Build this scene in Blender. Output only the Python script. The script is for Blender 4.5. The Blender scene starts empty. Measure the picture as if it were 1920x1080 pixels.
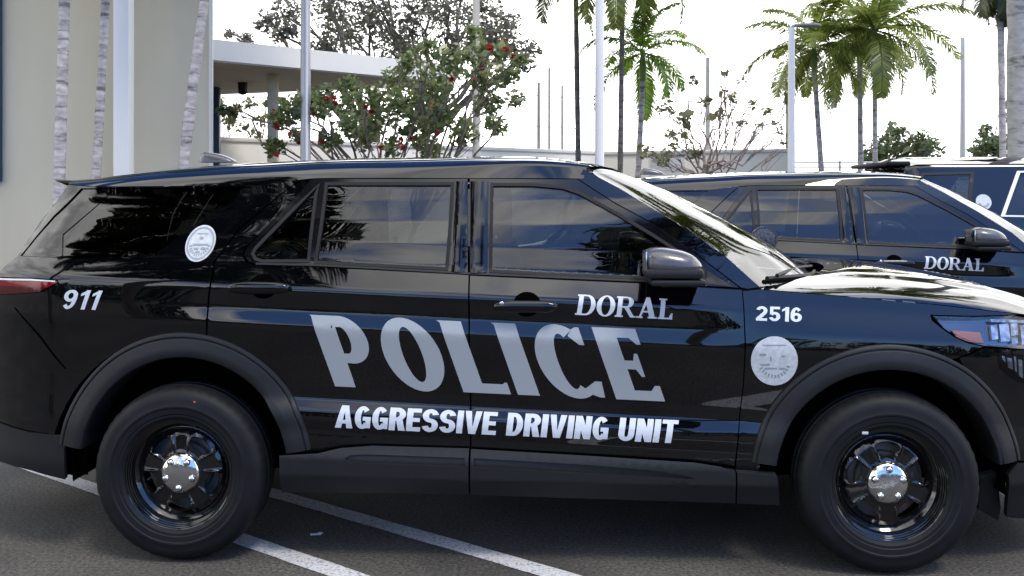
import bpy, bmesh, math, random
import numpy as np
from mathutils import Vector, Matrix
from mathutils.geometry import delaunay_2d_cdt

R = math.radians
scene = bpy.context.scene
COL = scene.collection

# ------------------------------------------------------------------ camera
F, CX, CY, CAMZ = 1900.0, 960.0, 370.0, 1.580      # measured from the photograph (pixels of 1920x1080, metres)
cam = bpy.data.cameras.new('camera')
cam.sensor_width = 36.0
cam.lens = F / 1920.0 * 36.0
cam.shift_y = -(540.0 - CY) / 1920.0
cam.clip_start, cam.clip_end = 0.05, 2000.0
camo = bpy.data.objects.new('camera', cam)
COL.objects.link(camo)
camo.location = (0, 0, CAMZ)
camo.rotation_euler = (R(90), 0, 0)
scene.camera = camo

# ------------------------------------------------------------------ world and sun
SUN_EL, SUN_AZ = R(60), R(146)          # azimuth from +Y towards +X
world = bpy.data.worlds.new('World')
scene.world = world
world.use_nodes = True
wn, wl = world.node_tree.nodes, world.node_tree.links
wn.clear()
def N(tree, t, **kw):
    n = tree.new(t)
    for k, v in kw.items():
        setattr(n, k, v)
    return n
out = N(wn, 'ShaderNodeOutputWorld')
bg = N(wn, 'ShaderNodeBackground'); bg.inputs['Strength'].default_value = 0.12
sky = N(wn, 'ShaderNodeTexSky', sky_type='NISHITA', sun_disc=False)
sky.sun_elevation = SUN_EL; sky.sun_rotation = SUN_AZ
tc = N(wn, 'ShaderNodeTexCoord')
mp = N(wn, 'ShaderNodeMapping'); mp.inputs['Scale'].default_value = (1.0, 1.0, 2.5)
mp.inputs['Location'].default_value = (3.1, 2.2, 1.0)
nz = N(wn, 'ShaderNodeTexNoise'); nz.inputs['Scale'].default_value = 2.1
nz.inputs['Detail'].default_value = 7.0; nz.inputs['Roughness'].default_value = 0.55
nz.inputs['Distortion'].default_value = 0.9
sep = N(wn, 'ShaderNodeSeparateXYZ')
# cloud cover = 2.2*noise + 0.5*y - 0.9*x - 0.35*z + c : closed cloud low in front, broken cloud with blue behind the camera to the right
m1 = N(wn, 'ShaderNodeMath', operation='MULTIPLY_ADD'); m1.inputs[1].default_value = 0.50
m2 = N(wn, 'ShaderNodeMath', operation='MULTIPLY_ADD'); m2.inputs[1].default_value = -1.9
m0 = N(wn, 'ShaderNodeMath', operation='MULTIPLY_ADD'); m0.inputs[1].default_value = 2.2; m0.inputs[2].default_value = -1.1 + 0.27
m3 = N(wn, 'ShaderNodeMath', operation='MULTIPLY_ADD'); m3.inputs[1].default_value = 0.30
ramp = N(wn, 'ShaderNodeValToRGB')
ramp.color_ramp.elements[0].position = 0.0; ramp.color_ramp.elements[1].position = 0.30
nz2 = N(wn, 'ShaderNodeTexNoise'); nz2.inputs['Scale'].default_value = 3.3; nz2.inputs['Detail'].default_value = 5.0
cr2 = N(wn, 'ShaderNodeValToRGB')
cr2.color_ramp.elements[0].position = 0.36; cr2.color_ramp.elements[0].color = (0.48, 0.482, 0.49, 1)
cr2.color_ramp.elements[1].position = 0.62; cr2.color_ramp.elements[1].color = (1.0, 0.99, 0.975, 1)
cl = N(wn, 'ShaderNodeVectorMath', operation='SCALE')
br = N(wn, 'ShaderNodeMapRange'); br.inputs['From Min'].default_value = -0.1; br.inputs['From Max'].default_value = 0.5; br.inputs['To Min'].default_value = 14.0; br.inputs['To Max'].default_value = 19.0
sk = N(wn, 'ShaderNodeVectorMath', operation='MULTIPLY'); sk.inputs[1].default_value = (0.55, 0.82, 1.35)
mix = N(wn, 'ShaderNodeMix', data_type='RGBA')
wl.new(tc.outputs['Generated'], mp.inputs['Vector']); wl.new(mp.outputs['Vector'], nz.inputs['Vector'])
wl.new(tc.outputs['Generated'], sep.inputs[0]); wl.new(mp.outputs['Vector'], nz2.inputs['Vector'])
wl.new(nz.outputs['Fac'], m0.inputs[0]); wl.new(sep.outputs['Y'], m1.inputs[0]); wl.new(m0.outputs[0], m1.inputs[2])
bx = N(wn, 'ShaderNodeMapRange'); bx.inputs['From Min'].default_value = 0.25; bx.inputs['From Max'].default_value = -0.15
mx_ = N(wn, 'ShaderNodeMath', operation='MULTIPLY')
wl.new(sep.outputs['Y'], bx.inputs['Value']); xb = N(wn, 'ShaderNodeValToRGB')      # how open the cloud is, from left (x = -1) to right (x = 1), behind the camera
for p_, v_ in ((0.0, 0.30), (0.48, 0.38), (0.55, 0.54), (0.61, 0.50), (0.67, 0.72), (0.82, 0.72), (0.92, 0.30)):
    e_ = xb.color_ramp.elements[0] if p_ == 0 else xb.color_ramp.elements.new(p_)
    e_.position = p_; e_.color = (v_, v_, v_, 1)
xb.color_ramp.elements[-1].color = (0.3, 0.3, 0.3, 1)
xm = N(wn, 'ShaderNodeMapRange'); xm.inputs['From Min'].default_value = -1; xm.inputs['From Max'].default_value = 1
xs_ = N(wn, 'ShaderNodeMath', operation='SUBTRACT'); xs_.inputs[1].default_value = 0.45
wl.new(sep.outputs['X'], xm.inputs['Value']); wl.new(xm.outputs[0], xb.inputs['Fac']); wl.new(xb.outputs['Color'], xs_.inputs[0])
wl.new(bx.outputs[0], mx_.inputs[0]); wl.new(xs_.outputs[0], mx_.inputs[1]); wl.new(mx_.outputs[0], m2.inputs[0]); wl.new(m1.outputs[0], m2.inputs[2])
wl.new(sep.outputs['Z'], m3.inputs[0]); wl.new(m2.outputs[0], m3.inputs[2]); zh = N(wn, 'ShaderNodeMapRange'); zh.inputs['From Min'].default_value = 0.40; zh.inputs['From Max'].default_value = 1.0     # high in front the cloud opens a little
yh = N(wn, 'ShaderNodeMapRange'); yh.inputs['From Min'].default_value = 0.0; yh.inputs['From Max'].default_value = 0.7
zy = N(wn, 'ShaderNodeMath', operation='MULTIPLY'); m4 = N(wn, 'ShaderNodeMath', operation='MULTIPLY_ADD'); m4.inputs[1].default_value = -2.0
wl.new(sep.outputs['Z'], zh.inputs['Value']); wl.new(sep.outputs['Y'], yh.inputs['Value']); wl.new(zh.outputs[0], zy.inputs[0]); wl.new(yh.outputs[0], zy.inputs[1])
wl.new(zy.outputs[0], m4.inputs[0]); wl.new(m3.outputs[0], m4.inputs[2]); wl.new(m4.outputs[0], ramp.inputs['Fac'])
wl.new(sep.outputs['Y'], br.inputs['Value']); wl.new(br.outputs[0], cl.inputs['Scale']); wl.new(nz2.outputs['Fac'], cr2.inputs['Fac']); wl.new(cr2.outputs['Color'], cl.inputs[0])
wl.new(sky.outputs['Color'], sk.inputs[0])
wl.new(ramp.outputs['Color'], mix.inputs['Factor'])
wl.new(sk.outputs[0], mix.inputs['A']); wl.new(cl.outputs[0], mix.inputs['B'])
wl.new(mix.outputs['Result'], bg.inputs['Color']); wl.new(bg.outputs[0], out.inputs['Surface'])

sun = bpy.data.lights.new('sun', 'SUN'); sun.energy = 1.15; sun.angle = R(13); sun.color = (1.0, 0.90, 0.76)
suno = bpy.data.objects.new('sun', sun); COL.objects.link(suno)
sd = Vector((math.sin(SUN_AZ) * math.cos(SUN_EL), math.cos(SUN_AZ) * math.cos(SUN_EL), math.sin(SUN_EL)))
suno.rotation_euler = sd.to_track_quat('Z', 'Y').to_euler(); suno.location = (0, 0, 30)

vs = scene.view_settings
vs.view_transform = 'Standard'; vs.look = 'None'; vs.exposure = 1.08; vs.gamma = 1.0; vs.use_curve_mapping = False
scene.render.engine = 'CYCLES'
scene.cycles.max_bounces = 8; scene.cycles.transparent_max_bounces = 16
scene.cycles.caustics_reflective = False; scene.cycles.caustics_refractive = False

# ------------------------------------------------------------------ materials
def pm(name, base, rough=0.5, metal=0.0, spec=0.5, coat=0.0, noise=None, bump=None, ior=1.5):
    m = bpy.data.materials.new(name); m.use_nodes = True
    nt = m.node_tree; b = nt.nodes['Principled BSDF']
    b.inputs['Base Color'].default_value = (*base, 1); b.inputs['Roughness'].default_value = rough
    b.inputs['Metallic'].default_value = metal; b.inputs['Specular IOR Level'].default_value = spec
    b.inputs['Coat Weight'].default_value = coat; b.inputs['Coat Roughness'].default_value = 0.02
    b.inputs['IOR'].default_value = ior
    co = N(nt.nodes, 'ShaderNodeTexCoord')
    if noise:                      # (scale, amount, detail, stretch)
        sc, amt, det, st = noise
        mpn = N(nt.nodes, 'ShaderNodeMapping'); mpn.inputs['Scale'].default_value = st
        tn = N(nt.nodes, 'ShaderNodeTexNoise'); tn.inputs['Scale'].default_value = sc; tn.inputs['Detail'].default_value = det
        rp = N(nt.nodes, 'ShaderNodeValToRGB')
        rp.color_ramp.elements[0].position = 0.3; rp.color_ramp.elements[1].position = 0.7
        rp.color_ramp.elements[0].color = (*[c * (1 - amt) for c in base], 1)
        rp.color_ramp.elements[1].color = (*[min(1, c * (1 + amt)) for c in base], 1)
        nt.links.new(co.outputs['Object'], mpn.inputs['Vector']); nt.links.new(mpn.outputs[0], tn.inputs['Vector'])
        nt.links.new(tn.outputs['Fac'], rp.inputs['Fac']); nt.links.new(rp.outputs['Color'], b.inputs['Base Color'])
    if bump:                       # (scale, strength, distance)
        tb = N(nt.nodes, 'ShaderNodeTexNoise'); tb.inputs['Scale'].default_value = bump[0]; tb.inputs['Detail'].default_value = 3
        bn = N(nt.nodes, 'ShaderNodeBump'); bn.inputs['Strength'].default_value = bump[1]; bn.inputs['Distance'].default_value = bump[2]
        nt.links.new(co.outputs['Object'], tb.inputs['Vector']); nt.links.new(tb.outputs['Fac'], bn.inputs['Height'])
        nt.links.new(bn.outputs[0], b.inputs['Normal'])
    return m

def glass_mat(name, tint, ior=1.52):
    m = bpy.data.materials.new(name); m.use_nodes = True
    nt = m.node_tree; nt.nodes.clear()
    o = N(nt.nodes, 'ShaderNodeOutputMaterial'); t = N(nt.nodes, 'ShaderNodeBsdfTransparent'); t.inputs[0].default_value = (*tint, 1)
    g = N(nt.nodes, 'ShaderNodeBsdfGlossy'); g.inputs['Roughness'].default_value = 0.0
    f = N(nt.nodes, 'ShaderNodeFresnel'); f.inputs['IOR'].default_value = ior
    mx = N(nt.nodes, 'ShaderNodeMixShader')
    nt.links.new(f.outputs[0], mx.inputs[0]); nt.links.new(t.outputs[0], mx.inputs[1]); nt.links.new(g.outputs[0], mx.inputs[2])
    nt.links.new(mx.outputs[0], o.inputs[0])
    return m

def leaf_mat(name, dark, light, trans=0.35):
    m = bpy.data.materials.new(name); m.use_nodes = True
    nt = m.node_tree; nt.nodes.clear()
    o = N(nt.nodes, 'ShaderNodeOutputMaterial'); d = N(nt.nodes, 'ShaderNodeBsdfDiffuse'); t = N(nt.nodes, 'ShaderNodeBsdfTranslucent')
    gl = N(nt.nodes, 'ShaderNodeBsdfGlossy'); gl.inputs['Roughness'].default_value = 0.35
    ge = N(nt.nodes, 'ShaderNodeNewGeometry'); rp = N(nt.nodes, 'ShaderNodeValToRGB')
    rp.color_ramp.elements[0].color = (*dark, 1); rp.color_ramp.elements[1].color = (*light, 1)
    mx = N(nt.nodes, 'ShaderNodeMixShader'); mx.inputs[0].default_value = trans
    m2_ = N(nt.nodes, 'ShaderNodeMixShader'); m2_.inputs[0].default_value = 0.05
    nt.links.new(ge.outputs['Random Per Island'], rp.inputs['Fac'])
    nt.links.new(rp.outputs[0], d.inputs[0]); nt.links.new(rp.outputs[0], t.inputs[0])
    nt.links.new(d.outputs[0], mx.inputs[1]); nt.links.new(t.outputs[0], mx.inputs[2])
    nt.links.new(mx.outputs[0], m2_.inputs[1]); nt.links.new(gl.outputs[0], m2_.inputs[2]); nt.links.new(m2_.outputs[0], o.inputs[0])
    return m

M = {}
M['paint'] = pm('black_paint', (0.0009, 0.0010, 0.0016), 0.02, spec=0.5, bump=(6.0, 0.004, 0.01), ior=1.58)
M['gloss'] = pm('gloss_black_trim', (0.002, 0.002, 0.0025), 0.08)
M['plastic'] = pm('black_plastic', (0.0125, 0.013, 0.0145), 0.47, spec=0.25, noise=(60, 0.12, 3, (1, 1, 1)), bump=(400, 0.15, 0.001))
M['cap'] = pm('grey_mirror_cap', (0.055, 0.055, 0.06), 0.26, coat=0.3)
M['matte'] = pm('matte_black', (0.005, 0.005, 0.006), 0.6, spec=0.25)
M['liner'] = pm('liner_black', (0.0015, 0.0015, 0.0015), 1.0, spec=0.0)
M['rubber'] = pm('tyre_rubber', (0.0062, 0.0066, 0.0085), 0.58, spec=0.2, noise=(14, 0.25, 4, (1, 1, 1)), bump=(120, 0.2, 0.002))
M['rim'] = pm('black_steel_rim', (0.003, 0.003, 0.0035), 0.09, spec=0.7)
M['chrome'] = pm('chrome', (0.60, 0.60, 0.61), 0.13, metal=1.0, bump=(45, 0.25, 0.004))
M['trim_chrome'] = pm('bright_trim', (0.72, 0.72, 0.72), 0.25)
M['steel'] = pm('brake_steel', (0.16, 0.15, 0.14), 0.5, metal=0.6)
M['glass'] = glass_mat('side_glass', (0.22, 0.24, 0.235), 1.72)
M['privacy'] = glass_mat('privacy_glass', (0.05, 0.05, 0.055), 1.68)
M['screen'] = glass_mat('windscreen_glass', (0.55, 0.6, 0.58), 1.9)
M['lens'] = glass_mat('lamp_lens', (0.85, 0.87, 0.9), 1.5)
M['silver'] = pm('blue_silver_lettering', (0.29, 0.312, 0.325), 0.35, spec=0.5)
M['white_mark'] = pm('white_lettering', (0.53, 0.565, 0.61), 0.4)
M['seal'] = pm('seal_white', (0.44, 0.465, 0.48), 0.4, noise=(60, 0.12, 2, (1, 1, 1)))
M['seal_grey'] = pm('seal_grey', (0.22, 0.25, 0.28), 0.45)
M['amber'] = pm('amber_reflector', (0.75, 0.28, 0.16), 0.3)
M['red'] = pm('red_lens', (0.16, 0.004, 0.007), 0.05)
M['dark_red'] = pm('dark_red_lens', (0.05, 0.003, 0.005), 0.06)
M['reflector'] = pm('lamp_reflector', (0.9, 0.9, 0.92), 0.38, metal=1.0, noise=(40, 0.6, 2, (1, 1, 1)))
M['seat'] = pm('seat_cloth', (0.09, 0.09, 0.095), 0.85, noise=(80, 0.3, 3, (1, 1, 1)))
M['orange_mark'] = pm('orange_mark', (0.3, 0.06, 0.03), 0.7)

# ------------------------------------------------------------------ object helpers
def meta(o, label=None, cat=None, group=None, kind=None):
    if label: o['label'] = label
    if cat: o['category'] = cat
    if group: o['group'] = group
    if kind: o['kind'] = kind
    return o

def thing(name, label, cat, loc=(0, 0, 0), rz=0.0, group=None):
    o = bpy.data.objects.new(name, None); COL.objects.link(o)
    o.location = loc; o.rotation_euler = (0, 0, rz); o.empty_display_size = 0.3
    return meta(o, label, cat, group)

def mk(name, verts, faces, mat, parent=None, angle=40, loop_normals=None, flip=False):
    me = bpy.data.meshes.new(name)
    if flip: faces = [tuple(reversed(f)) for f in faces]
    me.from_pydata([tuple(map(float, v)) for v in verts], [], [tuple(int(i) for i in f) for f in faces])
    for m in (mat if isinstance(mat, (list, tuple)) else [mat]): me.materials.append(m)
    me.polygons.foreach_set('use_smooth', [angle > 0] * len(me.polygons))
    if loop_normals is not None:
        me.normals_split_custom_set([tuple(map(float, n)) for n in loop_normals])
    elif angle > 0:
        me.set_sharp_from_angle(angle=R(angle))
    o = bpy.data.objects.new(name, me); COL.objects.link(o)
    if parent: o.parent = parent
    return o

class MB:
    """collects shapes into ONE mesh"""
    def __init__(s): s.v, s.f = [], []
    def add(s, v, f):
        n = len(s.v); s.v += [tuple(map(float, p)) for p in v]; s.f += [tuple(int(i) + n for i in q) for q in f]; return s
    def box(s, c, size, bev=0.0, rz=0.0, seg=2):
        bm = bmesh.new(); bmesh.ops.create_cube(bm, size=1.0)
        bmesh.ops.scale(bm, vec=size, verts=bm.verts)
        if bev > 0: bmesh.ops.bevel(bm, geom=list(bm.edges), offset=bev, segments=seg, affect='EDGES', profile=0.5)
        if rz: bmesh.ops.rotate(bm, matrix=Matrix.Rotation(rz, 3, 'Z'), verts=bm.verts)
        bmesh.ops.translate(bm, vec=c, verts=bm.verts)
        bm.verts.index_update()
        s.add([v.co for v in bm.verts], [[v.index for v in f.verts] for f in bm.faces]); bm.free(); return s
    def tube(s, pts, rad, n=8, cap=True):
        pts = [np.array(p, float) for p in pts]; k = len(pts)
        rad = [rad] * k if np.isscalar(rad) else list(rad)
        V, Fc = [], []
        up = np.array([0, 0, 1.0])
        prev = None
        for i, p in enumerate(pts):
            d = pts[min(i + 1, k - 1)] - pts[max(i - 1, 0)]; d = d / (np.linalg.norm(d) + 1e-9)
            if prev is None:
                a = np.cross(d, up if abs(d[2]) < 0.95 else np.array([1.0, 0, 0]))
            else:
                a = prev - d * np.dot(prev, d)
            a = a / (np.linalg.norm(a) + 1e-9); prev = a; b = np.cross(d, a)
            for j in range(n):
                t = 2 * math.pi * j / n
                V.append(p + rad[i] * (a * math.cos(t) + b * math.sin(t)))
        for i in range(k - 1):
            for j in range(n):
                Fc.append((i * n + j, i * n + (j + 1) % n, (i + 1) * n + (j + 1) % n, (i + 1) * n + j))
        if cap:
            Fc.append(tuple(reversed(range(n)))); Fc.append(tuple((k - 1) * n + j for j in range(n)))
        return s.add(V, Fc)
    def lathe(s, prof, n=64, c=(0, 0, 0), axis='Y', close=False):
        """prof: (radius, axial) with axial along -Y (towards the viewer) or Z"""
        V, Fc = [], []
        k = len(prof)
        for (r, a) in prof:
            for j in range(n):
                t = 2 * math.pi * j / n
                if axis == 'Y': V.append((c[0] + r * math.cos(t), c[1] - a, c[2] + r * math.sin(t)))
                else: V.append((c[0] + r * math.cos(t), c[1] + r * math.sin(t), c[2] + a))
        for i in range(k - 1 if not close else k):
            i2 = (i + 1) % k
            for j in range(n):
                Fc.append((i * n + j, i * n + (j + 1) % n, i2 * n + (j + 1) % n, i2 * n + j))
        return s.add(V, Fc)
    def blob(s, c, r, e1=1.0, e2=1.0, nu=16, nv=28, rz=0.0):
        def sp(w, e): return math.copysign(abs(w) ** e, w)
        V, Fc = [], []
        for i in range(nu + 1):
            a = -math.pi / 2 + math.pi * i / nu
            for j in range(nv):
                b = 2 * math.pi * j / nv
                x = r[0] * sp(math.cos(a), e1) * sp(math.cos(b), e2); y = r[1] * sp(math.cos(a), e1) * sp(math.sin(b), e2); z = r[2] * sp(math.sin(a), e1)
                V.append((c[0] + x * math.cos(rz) - y * math.sin(rz), c[1] + x * math.sin(rz) + y * math.cos(rz), c[2] + z))
        for i in range(nu):
            for j in range(nv):
                Fc.append((i * nv + j, i * nv + (j + 1) % nv, (i + 1) * nv + (j + 1) % nv, (i + 1) * nv + j))
        return s.add(V, Fc)
    def build(s, name, mat, parent=None, angle=40): return mk(name, s.v, s.f, mat, parent, angle)

def copy_tree(o, parent=None):
    c = o.copy(); COL.objects.link(c); c.parent = parent
    for ch in list(o.children): copy_tree(ch, c)
    return c

def at(px, py, Y):
    return np.array([(px - CX) / F * Y, Y, CAMZ - (py - CY) / F * Y])
def ground_at(px, py):
    Y = F * CAMZ / (py - CY); return np.array([(px - CX) / F * Y, Y, 0.0])

# ------------------------------------------------------------------ the side surface of the big SUV
PSI = math.asin(0.156 / 3.025)
CC, SS = math.cos(PSI), math.sin(PSI)
CARX, CARY = 0.0661 + 0.965 * SS, 4.306 + 0.965 * CC

def sst(a, b, x):
    t = np.clip((np.asarray(x, float) - a) / (b - a), 0, 1); return t * t * (3 - 2 * t)
ZS = np.arange(0.1, 2.2, 0.002)
def table(keys, sig):
    k = np.array(keys); w = np.interp(ZS, k[:, 0], k[:, 1]); n = int(4 * sig / 0.002)
    g = np.exp(-0.5 * (np.arange(-n, n + 1) * 0.002 / sig) ** 2); g /= g.sum()
    return np.convolve(np.pad(w, n, mode='edge'), g, mode='valid')
GH = [(1.265, .900), (1.36, .868), (1.46, .829), (1.56, .784), (1.66, .736), (1.76, .690), (2.2, .60)]
TA = table([(.1, .80), (.20, .86), (.30, .905), (.37, .938), (.50, .948), (.53, .945), (.585, .954), (.62, .951), (.668, .929), (.72, .932), (.965, .966),
            (.985, .967), (1.045, .954), (1.06, .9535), (1.135, .959), (1.150, .955), (1.245, .912)] + GH, 0.0045)
TB = table([(.1, .80), (.20, .86), (.30, .905), (.37, .935), (.50, .944), (.58, .947), (.62, .945), (.70, .938), (.98, .966),
            (1.05, .960), (1.09, .945), (1.16, .914), (1.245, .890), (1.27, .886), (1.36, .868)] + GH[2:], 0.012)
TC = table([(.1, .80), (.20, .86), (.30, .905), (.37, .938), (.50, .948), (.62, .944), (.72, .945), (.965, .962),
            (1.06, .964), (1.13, .960), (1.150, .955), (1.245, .912)] + GH, 0.009)

def W(x, z):
    x = np.asarray(x, float); z = np.asarray(z, float)
    zz = z + .042 * (x + .2) * sst(.3, .55, z) * (1 - sst(1.3, 1.6, z))
    i = (zz - .010 - ZS[0]) / 0.002
    def lk(T):
        j = np.clip(np.floor(i).astype(int), 0, len(T) - 2); f = i - j
        return T[j] * (1 - f) + T[j + 1] * f
    kb = sst(.55, 1.30, x); kc = sst(-1.15, -1.75, x) if False else 1 - sst(-1.8, -1.2, x)
    w = lk(TA) * (1 - kb) * (1 - kc) + lk(TB) * kb + lk(TC) * kc
    w = w - .010 * (x / 1.5) ** 2
    w = w - .10 * np.clip(-0.6 - x, 0, None) ** 2 * sst(1.25, 1.6, z) * .35
    w = w - .22 * (np.clip(x - 1.75, 0, None) / .7) ** 2
    w = w - .25 * (np.clip(-2.0 - x, 0, None) / .6) ** 2
    return w

def offset_poly(p, d):
    p = np.array(p, float); n = len(p); A = 0.5 * np.sum(p[:, 0] * np.roll(p[:, 1], -1) - np.roll(p[:, 0], -1) * p[:, 1]); o_ = []
    for i in range(n):
        e1 = p[i] - p[i - 1]; e2 = p[(i + 1) % n] - p[i]; e1 = e1 / np.linalg.norm(e1); e2 = e2 / np.linalg.norm(e2)
        n1, n2 = np.array([e1[1], -e1[0]]), np.array([e2[1], -e2[0]]); m = n1 + n2; m = m / max(.5, np.dot(m, m) / 2 + 1e-9) ; o_.append(p[i] + m * d * (1 if A > 0 else -1))
    return np.array(o_)

class SideSurf:
    def __init__(s, fn): s.fn = fn
    def nrm(s, x, z):
        e = .002
        wx = (s.fn(x + e, z) - s.fn(x - e, z)) / (2 * e); wz = (s.fn(x, z + e) - s.fn(x, z - e)) / (2 * e)
        n = np.stack([-wx, -np.ones_like(wx), -wz], -1); return n / np.linalg.norm(n, axis=-1, keepdims=True)
    def pos(s, x, z, off=0.0):
        p = np.stack([x, -s.fn(x, z), z], -1)
        return p + off * s.nrm(x, z) if np.ndim(off) or off else p
SIDE = SideSurf(W)

def to_local(P, cx=CARX, cy=CARY):
    dx, dy = P[..., 0] - cx, P[..., 1] - cy
    return np.stack([dx * CC - dy * SS, dx * SS + dy * CC, P[..., 2]], -1)
def to_world(p, cx=CARX, cy=CARY):
    return np.stack([cx + p[..., 0] * CC + p[..., 1] * SS, cy - p[..., 0] * SS + p[..., 1] * CC, p[..., 2]], -1)

def sidepx(pts, off=0.0):
    """pixels of the photograph -> (x, z) on the side surface of the near SUV"""
    p = np.array(pts, float); Y = np.full(len(p), 4.35)
    for _ in range(40):
        P = np.stack([(p[:, 0] - CX) / F * Y, Y, CAMZ - (p[:, 1] - CY) / F * Y], -1)
        L = to_local(P); t = -(W(L[:, 0], L[:, 2]) + off)
        Y = Y + (t - L[:, 1]) * 0.8
    return L[:, [0, 2]]

def smooth_loop(p, it=1):
    p = np.array(p, float)
    for _ in range(it):
        q = np.roll(p, -1, 0); p = np.stack([.75 * p + .25 * q, .25 * p + .75 * q], 1).reshape(-1, p.shape[1])
    return p
def resample(loop, step):
    o = []; n = len(loop)
    for i in range(n):
        a, b = loop[i], loop[(i + 1) % n]; k = max(1, int(math.ceil(np.linalg.norm(b - a) / step)))
        for j in range(k): o.append(a + (b - a) * j / k)
    return np.array(o)
def inside(loop, P):
    x, y = P[:, 0], P[:, 1]; r = np.zeros(len(P), bool); n = len(loop)
    for i in range(n):
        (x1, y1), (x2, y2) = loop[i], loop[(i + 1) % n]
        if y1 == y2: continue
        c = ((y1 > y) != (y2 > y)) & (x < (x2 - x1) * (y - y1) / (y2 - y1) + x1); r ^= c
    return r

def tri2d(pos_loops, neg_loops, gx, gz, step, shear=0.0):
    loops = [resample(np.array(l, float), step) for l in pos_loops + neg_loops]
    pts, edges = [], []
    for l in loops:
        n0 = len(pts); pts += [tuple(q) for q in l]; edges += [(n0 + i, n0 + (i + 1) % len(l)) for i in range(len(l))]
    B = np.array(pts)
    if gx:
        x0, z0 = B.min(0); x1, z1 = B.max(0)
        X, Z = np.meshgrid(np.arange(x0 + gx / 2, x1, gx), np.arange(z0 - .2, z1 + .2, gz))
        Z = Z - shear * X
        G = np.stack([X.ravel(), Z.ravel()], -1)
        k = np.zeros(len(G), bool)
        for l in loops[:len(pos_loops)]: k |= inside(l, G)
        for l in loops[len(pos_loops):]: k &= ~inside(l, G)
        G = G[k]
        if len(G):
            S = np.array([1 / gx, 1 / gz]); keep = np.ones(len(G), bool)
            for i in range(0, len(G), 800):
                d = ((G[i:i + 800, None, :] - B[None]) * S); keep[i:i + 800] = (d ** 2).sum(-1).min(1) > .16
            pts += [tuple(q) for q in G[keep]]
    r = delaunay_2d_cdt([Vector(q) for q in pts], edges, [], 0, 1e-7)
    V = np.array([tuple(v) for v in r[0]]); Fc = np.array([f for f in r[2] if len(f) == 3])
    c = V[Fc].mean(1); k = np.zeros(len(c), bool)
    for l in loops[:len(pos_loops)]: k |= inside(l, c)
    for l in loops[len(pos_loops):]: k &= ~inside(l, c)
    Fc = Fc[k]
    a = V[Fc]; ar = (a[:, 1, 0] - a[:, 0, 0]) * (a[:, 2, 1] - a[:, 0, 1]) - (a[:, 1, 1] - a[:, 0, 1]) * (a[:, 2, 0] - a[:, 0, 0])
    Fc = Fc[np.abs(ar) > 1e-10]
    return V, Fc

def panel(name, pos, neg, mat, parent, off=0.0, depth=0.022, gx=.05, gz=.009, step=.025, surf=SIDE, mirror=False, shear=.042):
    V, Fc = tri2d(pos, neg, gx, gz, step, shear)
    used = np.unique(Fc); rm = -np.ones(len(V), int); rm[used] = np.arange(len(used)); V = V[used]; Fc = rm[Fc]
    P = surf.pos(V[:, 0], V[:, 1], off); Nn = surf.nrm(V[:, 0], V[:, 1])
    # orient towards the outside
    a, b, c = P[Fc[:, 0]], P[Fc[:, 1]], P[Fc[:, 2]]
    fl = (np.cross(b - a, c - a) * Nn[Fc[:, 0]]).sum(-1) < 0
    Fc[fl] = Fc[fl][:, ::-1]
    faces = [tuple(f) for f in Fc]; ln = [Nn[i] for f in faces for i in f]
    verts = list(P)
    if depth:
        cnt = {}
        for f in faces:
            for i in range(3):
                e = (f[i], f[(i + 1) % 3])
                cnt[e] = 1
        for (i, j) in list(cnt):
            if (j, i) in cnt: continue
            k = len(verts)
            q = [P[j], P[i], P[i] - Nn[i] * depth, P[j] - Nn[j] * depth]
            n = np.cross(q[1] - q[0], q[2] - q[1]); n = n / (np.linalg.norm(n) + 1e-12)
            verts += q; faces.append((k, k + 1, k + 2, k + 3)); ln += [n] * 4
    o = mk(name, verts, faces, mat, parent, loop_normals=ln)
    if mirror:
        vm = [(v[0], -v[1], v[2]) for v in verts]; fm, lm, q = [], [], 0
        for f in faces:
            fm.append(tuple(reversed(f))); nn = ln[q:q + len(f)]; q += len(f)
            lm += [(n[0], -n[1], n[2]) for n in reversed(nn)]
        mk(name, vm, fm, mat, parent if mirror is True else mirror, loop_normals=lm)
    return o

def grid(name, fn, nu, nv, mat, parent, angle=60, flip=False):
    U, Vv = np.meshgrid(np.linspace(0, 1, nu), np.linspace(0, 1, nv), indexing='ij')
    P = fn(U.ravel(), Vv.ravel()); Fc = []
    for i in range(nu - 1):
        for j in range(nv - 1):
            Fc.append((i * nv + j, (i + 1) * nv + j, (i + 1) * nv + j + 1, i * nv + j + 1))
    return mk(name, P, Fc, mat, parent, angle, flip=flip)

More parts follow.
